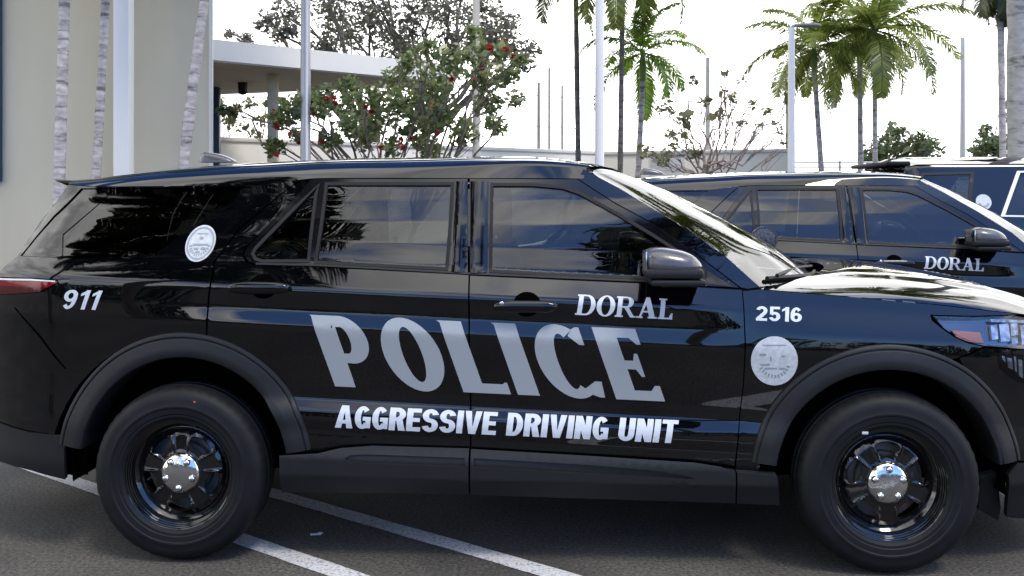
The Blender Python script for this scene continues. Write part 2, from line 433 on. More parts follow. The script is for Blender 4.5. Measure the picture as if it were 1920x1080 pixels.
# ------------------------------------------------------------------ lettering drawn as polygons
def arc(cx, cy, rx, ry, a0, a1, n=18):
    t = np.radians(np.linspace(a0, a1, n)); return [(cx + rx * math.cos(q), cy + ry * math.sin(q)) for q in t]
def sector(cx, cy, rx, ry, tx, ty, a0, a1, n=20):
    return arc(cx, cy, rx, ry, a0, a1, n) + arc(cx, cy, rx - tx, ry - ty, a1, a0, n)
def rect(x0, y0, x1, y1): return [(x0, y0), (x1, y0), (x1, y1), (x0, y1)]
def sans(ch, w=.56, t=.2, s=.165):
    P, Ng = [], []
    c = w / 2
    if ch == ' ': return .26, P, Ng
    if ch == 'I': return t, [rect(0, 0, t, 1)], Ng
    if ch in 'EF':
        w *= .88; P += [rect(0, 0, t, 1), rect(t * .5, 1 - s, w, 1), rect(t * .5, .5 - s * .5, w * .92, .5 + s * .5)]
        if ch == 'E': P.append(rect(t * .5, 0, w, s))
    elif ch == 'L': w *= .85; P += [rect(0, 0, t, 1), rect(t * .5, 0, w, s)]
    elif ch == 'T': P += [rect(c - t / 2, 0, c + t / 2, 1), rect(0, 1 - s, w, 1)]
    elif ch == 'N': w *= 1.02; P += [rect(0, 0, t, 1), rect(w - t, 0, w, 1), [(0, 1), (t * 1.05, 1), (w, 0), (w - t * 1.05, 0)]]
    elif ch == 'V': w *= 1.05; P.append([(0, 1), (t, 1), (w / 2, .3), (w - t, 1), (w, 1), (w / 2 + t * .55, 0), (w / 2 - t * .55, 0)])
    elif ch == 'A':
        w *= 1.1; c = w / 2
        P.append([(0, 0), (t, 0), (c, .74), (w - t, 0), (w, 0), (c + t * .58, 1), (c - t * .58, 1)]); P.append(rect(w * .22, .2, w * .78, .2 + s * .9))
    elif ch == 'U': P += [rect(0, .3, t, 1), rect(w - t, .3, w, 1), sector(c, .31, c, .31, t, s, 180, 360)]
    elif ch in 'OC0Q':
        a0, a1 = (0, 360) if ch in 'O0' else (32, 328)
        P.append(arc(c, .5, c, .5, 0, 359, 40) if ch in 'O0' else sector(c, .5, c, .5, t, s, 42, 318, 36))
        if ch in 'O0': Ng.append(arc(c, .5, c - t, .5 - s, 0, 359, 40))
    elif ch == 'G':
        P += [sector(c, .5, c, .5, t, s, 42, 318, 36), rect(c, .36, w, .36 + s), rect(w - t * .8, .04, w, .5)]
    elif ch == 'D': P += [[(0, 0), (0, 1), (w * .45, 1)] + arc(w * .45, .5, w * .55, .5, 88, -88, 20) + [(w * .45, 0)]]; Ng += [[(t, s), (t, 1 - s), (w * .45, 1 - s)] + arc(w * .45, .5, w * .55 - t, .5 - s, 88, -88, 16) + [(w * .45, s)]]
    elif ch in 'PR':
        b = .43
        P += [[(0, 0), (0, 1), (w * .5, 1)] + arc(w * .5, 1 - .285, w * .5, .285, 88, -88, 18) + [(t, b), (t, 0)]]
        Ng += [[(t, b + s * .85), (t, 1 - s), (w * .5, 1 - s)] + arc(w * .5, .715, w * .5 - t, .285 - s, 88, -88, 12) + [(w * .5, b + s * .85)]]
        if ch == 'R': P.append([(w * .42, b + .05), (w * .42 + t, b + .08), (w * 1.02, 0), (w * 1.02 - t * 1.1, 0)])
    elif ch == 'S':
        P += [sector(c, .7075, c, .2925, t, s, 12, 272, 26), sector(c, .2925, c, .2925, t, s, 92, -168, 26)]
    elif ch == '1': w *= .62; P += [rect(w - t, 0, w, 1), [(w - t, 1), (w - t, .78), (0, .68), (0, .82), (w - t * .7, 1)]]
    elif ch == '2': P += [sector(c, .70, c, .30, t, s, 165, -25, 22), [(w * .99, .60), (w * .70, .68), (0, s), (0, 0), (w * .3, s)], rect(0, 0, w, s), [(w * .97, .55), (w * .62, .58), (0, s * .9), (w * .45, s * .9)]]
    elif ch == '5': P += [rect(w * .08, 1 - s, w * .95, 1), rect(w * .08, .46, w * .08 + t * .85, 1), sector(c, .32, c, .32, t, s, 150, -165, 28)]
    elif ch in '69':
        pp = [arc(c, .31, c, .31, 0, 359, 30), sector(c, .5, c, .5, t, s, 40, 200, 22), rect(0, .28, t, .52)]
        nn = [arc(c, .31, c - t, .31 - s, 0, 359, 24)]
        if ch == '9':
            pp = [[(w - x, 1 - y) for x, y in q] for q in pp]; nn = [[(w - x, 1 - y) for x, y in q] for q in nn]
        P += pp; Ng += nn
    return w, P, Ng
def serif(ch):
    t, h, sf = .20, .075, .07
    P, Ng = [], []
    def stem(x, tt=t): return [rect(x, 0, x + tt, 1), rect(x - sf, 0, x + tt + sf, h), rect(x - sf, 1 - h, x + tt + sf, 1)]
    if ch == 'D':
        P += stem(sf); P.append([(.3, 0), (.3, 1), (.42, 1)] + arc(.42, .5, .40, .5, 88, -88, 20) + [(.42, 0)])
        P[-1] = [(sf, 0), (sf, 1), (.42, 1)] + arc(.42, .5, .40, .5, 88, -88, 20) + [(.42, 0)]
        Ng.append([(sf + t, h), (sf + t, 1 - h), (.42, 1 - h)] + arc(.42, .5, .2, .5 - h, 88, -88, 16) + [(.42, h)]); return .84, P, Ng
    if ch == 'O': return .80, [arc(.4, .5, .40, .515, 0, 359, 40)], [arc(.4, .5, .19, .45, 0, 359, 36)]
    if ch == 'R':
        P += stem(sf); P.append([(sf, .46), (sf, 1), (.45, 1)] + arc(.45, .73, .30, .27, 88, -88, 18))
        Ng.append([(sf + t, .46 + h), (sf + t, 1 - h), (.45, 1 - h)] + arc(.45, .73, .10, .27 - h, 88, -88, 12) + [(.45, .46 + h)])
        P.append([(.36, .48), (.56, .48), (.80, h), (.88, h), (.88, 0), (.66, 0)]); return .88, P, Ng
    if ch == 'A':
        P += [[(.10, 0), (.19, 0), (.42, .78), (.42, 1.02), (.36, 1.02)], [(.36, 1.02), (.52, 1.02), (.82, 0), (.58, 0), (.38, .70)], rect(.22, .28, .64, .36), rect(0, 0, .28, h), rect(.50, 0, .90, h)]
        return .90, P, Ng
    if ch == 'L':
        P += stem(sf); P += [rect(sf, 0, .62, h), [(.62, 0), (.62, .3), (.56, .3), (.46, h), (.46, 0)]]; return .64, P, Ng
def layout(text, fn, gap, **kw):
    x = 0; P, Ng = [], []
    for ch in text:
        w, p, n = fn(ch, **kw)
        P += [[(a + x, b) for a, b in q] for q in p]; Ng += [[(a + x, b) for a, b in q] for q in n]; x += w + gap
    x -= gap
    return [[(a / x, b) for a, b in q] for q in P], [[(a / x, b) for a, b in q] for q in Ng]
def to_quad(loops, TL, TR, BR, BL):
    TL, TR, BR, BL = map(np.array, (TL, TR, BR, BL)); o = []
    for q in loops:
        q = np.array(q); u, v = q[:, :1], q[:, 1:]
        o.append(sidepx((BL * (1 - u) + BR * u) * (1 - v) + (TL * (1 - u) + TR * u) * v))
    return o
def decal(name, PN, quad, mat, parent, off=.0016, label=None):
    P, Ng = to_quad(PN[0], *quad), to_quad(PN[1], *quad)
    o = panel(name, P, Ng, mat, parent, off=off, depth=.0014, gx=.04, gz=.02, step=.02)
    if label: o['label'] = label
    return o

# ================================================================== the near SUV
SUV_GROUP = 'black patrol SUVs parked side by side'
car = thing('patrol_suv', 'nearest black patrol SUV, number 2516 on its front fender, parked closest to the camera', 'SUV', (CARX, CARY, 0), -PSI, SUV_GROUP)

# --- rail line (top of the side) from the photograph
rail_px = [(128, 345), (170, 349), (300, 348), (480, 346), (545, 338), (590, 333), (740, 332.5), (880, 333), (1000, 333), (1083, 334)]
rail = sidepx(rail_px)
def zrail(x): return np.interp(x, rail[:, 0], rail[:, 1])
XR0, XR1 = rail[0, 0], rail[-1, 0]

# --- side panels
SEAM_RD = [(564, 338), (545, 350), (500, 386), (450, 427), (402, 490), (398, 520), (391, 560), (387.5, 634)]
front_arch = [(1668 + 246 * math.cos(R(a)), 905 - 246 * math.sin(R(a))) for a in range(62, 176, 6)]
rear_arch = [(325 + 232 * math.cos(R(a)), 884 - 252 * math.sin(R(a))) for a in range(0, 181, 6)]
LAMP_T = [(-66, 521), (0, 519), (60, 521), (107, 524.5), (111, 530), (78, 548), (40, 551), (-66, 553)]
QG = [(152, 353), (200, 352.5), (330, 352), (470, 350), (440, 374), (400, 402), (340, 440), (305, 466), (284, 479), (262, 485.5), (200, 485.5), (100, 483), (38, 480), (62, 450), (100, 405)]

def px(l, off=0.0): return sidepx(l, off)
quarter = [(128, 346.5), (170, 350.5), (300, 349.5), (480, 347.5), (545, 339.5), (561, 337)] + [(x - 1.6, y) for x, y in SEAM_RD] \
    + [p for p in rear_arch if p[0] < 386][0:] + [(93, 813), (50, 806), (0, 790), (-62, 779), (-75, 700), (-74, 600), (-70, 520), (0, 508), (33, 480), (80, 410)]
panel('quarter_panel', [px(quarter)], [px(QG), px(LAMP_T)], M['paint'], car, mirror=True)
qg1 = [(215.5, 354), (330, 353.5), (466, 351.5), (438, 374), (398, 402), (338, 440), (303, 465.5), (282, 478), (262, 484), (200, 484), (117.5, 482), (118.5, 440)]
qg2 = [(155, 355), (213, 354), (116.4, 438.5), (115.3, 482), (41, 478.5), (64, 450), (102, 407)]
panel('rear_quarter_window', [px(qg1)], [], M['privacy'], car, off=-.004, mirror=True, depth=.006)
panel('rear_quarter_window', [px(qg2)], [], M['privacy'], car, off=-.004, mirror=True, depth=.006)

rdoor = [(x + 1.6, y + .5) for x, y in SEAM_RD][::-1] + [(583, 337.5), (540, 383), (500, 425), (460, 464), (454, 478), (461, 491), (478, 498), (590, 501), (700, 506.5), (878.5, 516)] \
    + [(880, 700), (881, 837), (700, 832), (640, 836), (600, 845), (556, 847)] + [p for p in rear_arch if p[0] > 392]
panel('rear_door', [px(rdoor)], [], M['paint'], car, mirror=True)
fdoor = [(881.5, 517), (1050, 525), (1200, 531.5), (1391, 544), (1396, 640), (1393, 720), (1385, 790), (1377, 874), (1350, 869), (1300, 862), (1100, 850), (884, 838), (883, 700)]
panel('front_door', [px(fdoor)], [], M['paint'], car, mirror=True)

# window surrounds with the glass let in
sr = [(585, 336), (876.5, 335.5), (877, 513.5), (700, 504), (590, 498.5), (480, 496), (466, 490), (457, 478), (463, 465), (500, 427), (540, 384)]
rg_small = [(599, 345), (594, 365), (580, 491), (492, 491.5), (478, 487), (472, 476), (478, 465), (510, 432), (552, 389)]
rg = [(611, 343.5), (850, 343.5), (845, 430), (839, 506), (700, 499), (590, 493.5), (600, 430)]
def seal_ring(hole, w_=4.5):
    panel('window_seal', [px(offset_poly(hole, 1.5))], [px(offset_poly(hole, -w_))], M['matte'], car, off=.0035, depth=.010, gx=0, mirror=True)
def pillar_cover(poly):
    q = px(poly); xm = q[:, 0].mean(); z0, z1 = q[:, 1].min(), q[:, 1].max()
    sl = px([(852, 343), (841, 506)]); k_ = (sl[0, 0] - sl[1, 0]) / (sl[0, 1] - sl[1, 1]) if poly[0][0] < 880 else 0.0
    hw = np.ptp(q[np.abs(q[:, 1] - z1) < .03, 0]) / 2; xt = q[np.abs(q[:, 1] - z1) < .03, 0].mean()
    fn = lambda x, z: W(x, z) + .010 * np.clip(1 - np.abs((x - (xt + .5 * k_ * (z - z1))) / (hw * 1.25)) ** 2.6, 0, 1)
    panel('pillar_cover', [q], [], M['gloss'], car, off=.001, depth=.012, gx=.006, gz=.05, step=.01, surf=SideSurf(fn), mirror=True, shear=0)
o = panel('window_surround', [px(sr)], [px(rg_small), px(rg)], M['gloss'], car, off=.001, mirror=True)
for h_ in (rg_small, rg): seal_ring(h_)
pillar_cover([(854.5, 340), (876, 340), (876.5, 511), (844, 509), (849.5, 430)])
panel('rear_door_window', [px(rg_small)], [], M['privacy'], car, off=-.005, depth=0, mirror=True)
panel('rear_door_window', [px(rg)], [], M['glass'], car, off=-.005, depth=0, mirror=True)
sf = [(881, 335.5), (1082, 336.5), (1153, 382), (1227, 422), (1307, 479), (1386, 539.5), (1200, 527.5), (1050, 521), (881.5, 514)]
fg = [(921, 345), (1000, 345), (1056, 350), (1088, 361), (1160, 401), (1227, 441), (1290, 482), (1322, 505), (1320, 531), (1200, 523), (1050, 517), (918, 510)]
panel('window_surround', [px(sf)], [px(fg)], M['gloss'], car, off=.001, mirror=True)
seal_ring(fg)
pillar_cover([(882.5, 340), (916, 340), (914, 510), (882.5, 512)])
panel('front_door_window', [px(fg)], [], M['glass'], car, off=-.005, depth=0, mirror=True)
sail = [(1326, 508), (1376, 539), (1324, 532)]
panel('mirror_sail', [px(sail)], [], M['plastic'], car, off=.004, mirror=True)
# belt moulding under the glass
belt = [(480, 493.5), (590, 496), (700, 501.5), (878, 511.5), (1050, 519), (1200, 525.5), (1325, 534), (1325, 537.5), (1200, 529), (1050, 522.5), (878, 515), (700, 505), (590, 499.5), (480, 497)]
panel('belt_moulding', [px(belt)], [], M['plastic'], car, off=.006, mirror=True, gx=0)
# A pillar
pillar = [(1084, 335.5), (1094, 317), (1160, 352), (1260, 413), (1360, 480), (1424, 538), (1402, 541.5), (1389.5, 539), (1307, 476.5), (1227, 419.5), (1153, 379.5)]
panel('windscreen_pillar', [px(pillar)], [], M['paint'], car, mirror=True)
# fender, bumper
hood_edge_px = [(1423, 541.5), (1500, 548), (1600, 556), (1700, 565), (1780, 573), (1850, 581), (1905, 587), (1990, 598)]
HL = [(1749, 592), (1830, 594), (1905, 591), (1990, 603), (2000, 640), (1990, 656), (1920, 654), (1845, 648), (1818, 642), (1793, 631), (1771, 616)]
fender = [(1393, 546)] + [(x, y + 1.5) for x, y in hood_edge_px[:-1]] + [(1907, 589), (1830, 592), (1744, 590), (1747, 601), (1768, 618), (1791, 633.5), (1816, 644.5), (1843, 650), (1796, 671)] \
    + [p for p in front_arch if p[0] < 1782] + [(1423, 884), (1379.5, 879), (1387, 790), (1395, 720), (1398.5, 640)]
panel('front_fender', [px(fender)], [], M['paint'], car, mirror=True)
FL = [(1867, 662), (1985, 668), (1985, 722), (1925, 724), (1892, 707), (1872, 690)]
bump_f = [(1799, 672), (1846, 652.5), (1925, 657), (2003, 662), (2012, 760), (2006, 866), (1914, 864), (1904, 826), (1886, 790), (1850, 738), (1815, 702)]
panel('front_bumper', [px(bump_f)], [px(FL)], M['paint'], car, mirror=True)
bump_fl = [(1906, 868), (2006, 869), (2000, 975), (1886, 968), (1890, 890)]
panel('bumper_skirt', [px(bump_fl)], [], M['plastic'], car, off=.004, mirror=True)
hl = panel('headlight', [px(offset_poly(HL, -2.4))], [], M['lens'], car, off=.001, depth=.006, mirror=True)
panel('lamp_housing', [px(HL)], [], pm('lamp_housing_silver', (0.16, 0.165, 0.175), 0.16, metal=1.0), hl, off=-.035, depth=-.034)
panel('turn_reflector', [px([(1789, 617), (1842, 621), (1850, 643), (1822, 640), (1797, 630)])], [], M['amber'], hl, off=-.02, depth=.01)
for (x0, y0, x1, y1, k_) in [(1862, 606, 1874, 636, 3), (1878, 604, 1896, 640, 4), (1900, 603, 1913, 628, 2), (1902, 631, 1914, 645, 1), (1918, 606, 1942, 646, 4), (1946, 608, 1966, 644, 3)]:
    panel('lamp_facet', [px([(x0, y0 + 2), (x1, y0), (x1 + k_, y1 - 2), (x0 + k_, y1)])], [], M['reflector'], hl, off=-.018, depth=.014)
panel('lamp_strip', [px([(1860, 597), (1985, 599), (1985, 604), (1862, 602)])], [], M['reflector'], hl, off=-.012, depth=.008)
fl = panel('fog_lamp', [px(FL)], [], M['lens'], car, off=-.003, depth=0, mirror=True)
panel('lamp_housing', [px(FL)], [], M['gloss'], fl, off=-.04, depth=-.036)
for (x0, y0, w_, h_) in [(1886, 668, 5, 14), (1896, 672, 9, 24), (1909, 669, 4, 33), (1917, 676, 8, 36), (1930, 670, 12, 44), (1948, 672, 10, 40)]:
    panel('lamp_facet', [px([(x0, y0), (x0 + w_, y0 + 1), (x0 + w_ + 2, y0 + h_), (x0 + 2, y0 + h_ - 4)])], [], M['reflector'], fl, off=-.025, depth=.012)
tl = panel('tail_light', [px(offset_poly(LAMP_T, -2.2))], [], M['red'], car, off=.003, depth=.02, mirror=True)
panel('lamp_highlight', [px([(-60, 523), (0, 521.2), (60, 523), (104, 526.2), (104, 528.4), (60, 526), (0, 524.6), (-60, 526)])], [], M['trim_chrome'], tl, off=.0045, depth=.001, gx=0)  # highlight along the lamp's top, painted as a pale strip
panel('lamp_band', [px([(-60, 536), (20, 536), (88, 539), (76, 547), (40, 550), (-60, 552)])], [], M['dark_red'], tl, off=.0045, depth=.001)
bump_r = [(-62, 782), (0, 793.5), (50, 809.5), (95, 815), (124, 818), (124, 897), (60, 880), (0, 862), (-62, 843)]
panel('rear_bumper', [px(bump_r)], [], M['plastic'], car, off=.008, mirror=True)
seam = [(26, 576), (30, 578), (75, 628), (105, 668), (124, 690), (122, 692), (103, 671), (73, 631)]
panel('bumper_seam', [px(seam)], [], M['liner'], car, off=.0008, depth=0, gx=0, mirror=True)

# --- rocker cladding with a lens-shaped recess
def W_rk(x, z):
    zl = .440 - .016 * np.asarray(x, float)
    return W(x, z) + .012 + .030 * (1 - sst(zl, zl + .085, z))
ROCK = SideSurf(W_rk)
def rocker(name, outer, rec):
    panel(name, [px(outer)], [px(rec)] if rec else [], M['plastic'], car, off=.002, depth=.05, mirror=True, gz=.008, surf=ROCK)
    if rec: 
        rc = np.array(rec, float); c = rc.mean(0)
        panel('rocker_recess', [px(rec)], [], M['plastic'], car, off=-.008, depth=0, mirror=True, gz=.01, surf=ROCK)
rocker('rocker_cladding', [(529, 850), (560, 848.5), (600, 846.5), (640, 838), (700, 834), (880, 839), (881, 921), (700, 919), (533, 917)],
       [(650, 856), (660, 850), (690, 848.5), (872, 855), (873, 870), (690, 864), (662, 862)])
rocker('rocker_cladding', [(884, 840), (1100, 852), (1300, 864), (1350, 871), (1376, 880.5), (1375, 937), (1100, 929), (884, 922)],
       [(890, 855.5), (1100, 867), (1220, 877), (1285, 887), (1300, 892), (1290, 893), (1100, 883), (890, 871)])
rocker('rocker_cladding', [(1379, 881), (1453, 887), (1458, 941), (1379, 938)], None)
drip = [(529, 848.6), (560, 846.8), (600, 844.8), (640, 836.2), (700, 832.2), (880, 837), (1100, 850), (1300, 862), (1350, 869), (1376, 878.5), (1453, 885.2), (1453, 887), (1376, 880.5), (1350, 871), (1300, 864), (1100, 852), (880, 839), (700, 834), (640, 838), (600, 846.6), (560, 848.6), (529, 850.4)]
panel('cladding_seam', [px(drip)], [], M['liner'], car, off=.002, depth=0, gx=0)

# --- wheel arch trims
def arch(cpx, rx, rz_, wth, a0, a1, hub):
    n = 72; prof = [(0.0, .000), (.003, .013), (.007, .0155), (.017, .0170), (.020, .0125), (.023, .0125), (.026, .0175), (.030, .0195), (.066, .0235), (.070, .0250), (.098, .0250), (.106, .0225), (.110, .016), (.112, .004), (.112, -.17)]
    V, Fc = [], []; k = len(prof)
    for i in range(n + 1):
        a = R(a0 + (a1 - a0) * i / n)
        for (d, h) in prof:
            dd = d * wth / .112
            x = hub[0] + (rx - dd) * math.cos(a); z = hub[1] + (rz_ - dd) * math.sin(a)
            V.append((x, -(float(W(min(max(x, -2.32), 2.2), max(z, .42))) + h), z))
    for i in range(n):
        for j in range(k - 1): Fc.append((i * k + j, (i + 1) * k + j, (i + 1) * k + j + 1, i * k + j + 1))
    Fc.append(tuple(range(k))); Fc.append(tuple(reversed([n * k + j for j in range(k)])))
    mk('wheel_arch_trim', V, Fc, M['plastic'], car, 28)
    mk('wheel_arch_trim', [(x, -y, z) for x, y, z in V], [tuple(reversed(f)) for f in Fc], M['plastic'], car, 35)
hubs = [(-1.5125, .3875), (1.5125, .3875)]
arch(None, .570, .598, .110, 9.5, 170, (hubs[0][0] + .015, .395))
arch(None, .574, .570, .108, 8, 173, (hubs[1][0] + .0, .395))

# --- dark structure behind the gaps, wheel wells and floor
core = [(60, 470), (300, 500), (880, 525), (1395, 555), (1500, 560), (1740, 580), (1740, 600), (1900, 660), (1980, 680), (1980, 860)]
core += [(1668 + 232 * math.cos(R(a)), 905 - 225 * math.sin(R(a))) for a in range(8, 173, 9)]
core += [(1440, 925), (880, 905), (540, 900)] + [(325 + 220 * math.cos(R(a)), 884 - 238 * math.sin(R(a))) for a in range(8, 173, 9)] [:-3] + [(150, 785), (157, 830), (159, 899), (118, 899), (60, 880), (-40, 840), (-50, 560), (-40, 530)]
panel('inner_structure', [px(core)], [], M['liner'], car, off=-.035, depth=0, mirror=True, gx=.1, gz=.05)
for hx, hz in hubs:
    V, Fc = [], []
    for i in range(37):
        a = R(-6 + 192 * i / 36)
        for y in (-.93, -.60): V.append((hx + .487 * math.cos(a), y, hz + .51 * math.sin(a)))
    for i in range(36): Fc.append((2 * i, 2 * i + 1, 2 * i + 3, 2 * i + 2))
    n0 = len(V); V.append((hx, -.60, hz - .1))
    for i in range(36): Fc.append((2 * i + 1, n0, 2 * i + 3))
    mk('wheel_well', V, Fc, M['liner'], car, 50)
    mk('wheel_well', [(x, -y, z) for x, y, z in V], [tuple(reversed(f)) for f in Fc], M['liner'], car, 50)
MB().box((-.05, 0, .315), (2.0, 1.72, .05)).box((-.05, 0, .36), (4.5, 1.15, .10)).box((-2.2, 0, .42), (.35, 1.3, .12)).box((2.15, 0, .36), (.3, 1.3, .1)).box((-1.5, 0, .36), (.12, 1.5, .1)).box((1.5, 0, .36), (.12, 1.5, .1)).build('floor_pan', M['liner'], car)
# mud flap ahead of the front wheel's tail side
panel('mud_flap', [px([(1850, 900), (1882, 893), (1890, 968), (1885, 993), (1846, 972)])], [], M['plastic'], car, off=-.05, depth=.03, mirror=True)

# --- roof
RC = np.array([0, .011]) + np.array([(-2.23, 1.655), (-2.1, 1.668), (-1.9, 1.70), (-1.65, 1.728), (-1.3, 1.752), (-.8, 1.770), (-.2, 1.774), (0, 1.770), (.1, 1.761), (.27, 1.738), (.43, 1.699), (.53, 1.670), (.65, 1.635)])
ZT = np.linspace(-2.3, .7, 301); ZC = np.interp(ZT, RC[:, 0], RC[:, 1]); kk = np.exp(-.5 * (np.arange(-20, 21) / 6.0) ** 2); kk /= kk.sum(); ZC = np.convolve(np.pad(ZC, 20, mode='reflect', reflect_type='odd'), kk, 'valid')
pil = px([(1084, 334), (1094, 317)])
XF = pil[1, 0]
RA = np.linspace(0, 1, 401); RH = np.interp(RA, [0, .3, .6, .8, .87, .93, .97, 1.0], [1, .975, .89, .77, .68, .49, .27, -.02])
_k = np.exp(-.5 * (np.arange(-24, 25) / 9.0) ** 2); _k /= _k.sum(); RH = np.convolve(np.pad(RH, 24, mode='reflect', reflect_type='odd'), _k, 'valid')
def roof_fn(u, v):
    t = 2 * v - 1
    xs = XR0 + (XF - XR0) * u
    zr = zrail(xs)
    wr = W(xs, zr) + .002
    x = xs + .215 * (1 - t ** 2) * sst(.5, 1.0, u) - .06 * (1 - t ** 2) * (1 - sst(0, .3, u))
    zc = np.interp(x, ZT, ZC)
    a = np.abs(t)
    kf = sst(.6, .97, u); sh = np.interp(a, RA, RH) * (1 - kf) + np.interp(a, [0, .3, .6, .85, .93, .962, 1.0], [1, .985, .95, .86, .73, .58, -.02]) * kf
    z = zr + np.maximum(zc - zr, .012) * sh
    z = z - .006 * np.exp(-((a - .855) / .012) ** 2) * sst(.05, .12, u) * (1 - sst(.93, .99, u))      # roof ditch
    return np.stack([x, wr * t, z], -1)
U = np.concatenate([np.linspace(0, 1, 60)])
tt = np.unique(np.concatenate([np.linspace(-1, 1, 61), np.linspace(-1, -.8, 40), np.linspace(.8, 1, 40)]))
def grid_t(name, fn, us, ts, mat, parent, flip=False, angle=60):
    UU, VV = np.meshgrid(us, (ts + 1) / 2, indexing='ij'); P = fn(UU.ravel(), VV.ravel()); nv = len(ts)
    Fc = [(i * nv + j, (i + 1) * nv + j, (i + 1) * nv + j + 1, i * nv + j + 1) for i in range(len(us) - 1) for j in range(nv - 1)]
    return mk(name, P, Fc, mat, parent, angle, flip=flip)
grid_t('roof', roof_fn, U, tt, M['paint'], car)
# spoiler lip at the back of the roof
def spoil_fn(u, v):
    p = roof_fn(np.zeros_like(u), v); t = 2 * v - 1
    p[:, 0] -= (.085 + .03 * (1 - t ** 2)) * np.sin(np.pi * np.clip(u, 0, 1) * .5 + 0) * 1.0 * (u <= 1)
    p[:, 2] += -.004 - .020 * u
    return p
Vv = np.linspace(-1, 1, 41)
def spoiler(u, v):
    p0 = roof_fn(np.zeros_like(u), v); t = 2 * v - 1; L = .07 + .04 * (1 - t ** 2)
    w = np.where(u < .5, u * 2, 2 - 2 * u); top = u < .5
    p = p0.copy(); p[:, 0] -= L * w - np.where(top, 0, .05 * (1 - w)); lift_ = .024 * np.abs(t) ** 6; p[:, 2] += np.where(top, (lift_ - .006) * w, (lift_ - .006) * w - .030 * (1 - w)); p[:, 1] *= np.where(top, 1, .985)
    return p
grid_t('roof_spoiler', spoiler, np.linspace(0, 1, 13), Vv, M['paint'], car)

# --- windscreen
pil_o = px([(1094, 317), (1160, 352), (1260, 413), (1360, 480), (1423, 538)])
def screen_fn(u, v):
    t = 2 * v - 1
    k_ = np.linspace(0, 1, len(pil_o)); x = np.interp(u, k_, pil_o[:, 0]); z = np.interp(u, k_, pil_o[:, 1]); w = W(x, z)
    top = roof_fn(np.ones_like(u), v); b = 1 - np.abs(t) ** 2.2; eg = 1 - np.abs(t) ** 12
    ox = eg * (top[:, 0] - pil_o[0, 0]) * (1 - u) + .405 * b * u + .02 * b * np.sin(math.pi * u); oz = eg * (top[:, 2] - pil_o[0, 1] - .006) * (1 - u) + .006 * b * u
    return np.stack([x + ox, w * t, z + oz], -1)
grid_t('windscreen', screen_fn, np.linspace(0, 1, 24), np.linspace(-1, 1, 49), M['screen'], car)
# black band round the windscreen and the cowl
def cowl_fn(u, v):
    p = screen_fn(np.ones_like(u), v); t = 2 * v - 1
    p[:, 0] += u * (.03 + .06 * (1 - t ** 2)); p[:, 2] += -.012 - .004 * u
    return p
grid_t('cowl', cowl_fn, np.linspace(0, 1, 4), np.linspace(-.985, .985, 41), M['matte'], car)
# --- hood
he = px(hood_edge_px)
HZC = np.array([0, .011]) + np.array([(1.0, 1.215), (1.3, 1.228), (1.5, 1.234), (1.64, 1.232), (1.85, 1.212), (2.08, 1.172), (2.25, 1.118), (2.38, 1.05), (2.46, .98)])
def hood_fn(u, v):
    t = 2 * v - 1; b = 1 - np.abs(t) ** 2.2
    xs = he[0, 0] + (2.26 - he[0, 0]) * u
    ze = np.interp(xs, he[:, 0], he[:, 1]); ze = np.where(xs > he[-1, 0], he[-1, 1] - (xs - he[-1, 0]) * .5, ze)
    w = W(xs, ze)
    x = xs + b * ((.405 + .06) * (1 - u) + .17 * u)
    zc = np.interp(x, HZC[:, 0], HZC[:, 1]) 
    a = np.abs(t)
    z = ze + (zc - ze) * np.clip(1 - a ** 2.4, 0, 1) ** .85 + .010 * (sst(.70, .62, a) if False else (1 - sst(.60, .72, a))) * sst(0, .15, u)
    return np.stack([x, w * t, z], -1)
th = np.unique(np.concatenate([np.linspace(-1, 1, 61), np.linspace(-.75, -.57, 14), np.linspace(.57, .75, 14)]))
grid_t('hood', hood_fn, np.linspace(0, 1, 50), th, M['paint'], car)
# --- nose and tail closures
fe = px([(1990, 600), (2003, 662), (2012, 760), (2006, 868), (2000, 970)])
def nose_fn(u, v):
    t = 2 * v - 1; s = np.linspace(0, 1, len(fe)); x = np.interp(u, s, fe[:, 0]); z = np.interp(u, s, fe[:, 1]); w = W(x, z)
    return np.stack([x + (.16 - .02 * u) * (1 - np.abs(t) ** 2.4), w * t, z + .02 * (1 - t ** 2) * (1 - u)], -1)
grid_t('nose', nose_fn, np.linspace(0, 1, 16), np.linspace(-1, 1, 41), M['paint'], car)
g = MB()
for k in range(7): g.box((2.452 - .012 * abs(k - 3), 0, .66 + .05 * k), (.03, 1.0 - .03 * abs(k - 3), .022), .006)
g.build('grille', M['gloss'], car)
MB().box((2.47, 0, .50), (.03, .42, .12), .008).build('number_plate', M['white_mark'], car)
re_ = px([(128, 346), (80, 410), (33, 480), (0, 508), (-70, 522), (-74, 600), (-75, 700), (-62, 780), (-62, 843)])
def tail_fn(u, v):
    t = 2 * v - 1; s = np.linspace(0, 1, len(re_)); x = np.interp(u, s, re_[:, 0]); z = np.interp(u, s, re_[:, 1]); w = W(x, z)
    return np.stack([x - .10 * (1 - np.abs(t) ** 3), w * t, z], -1)
us = np.linspace(0, 1, 33); k = 9
grid_t('rear_window', tail_fn, us[:k + 1], np.linspace(-1, 1, 31), M['privacy'], car, flip=True)
grid_t('tailgate', tail_fn, us[k:], np.linspace(-1, 1, 31), M['paint'], car, flip=True)
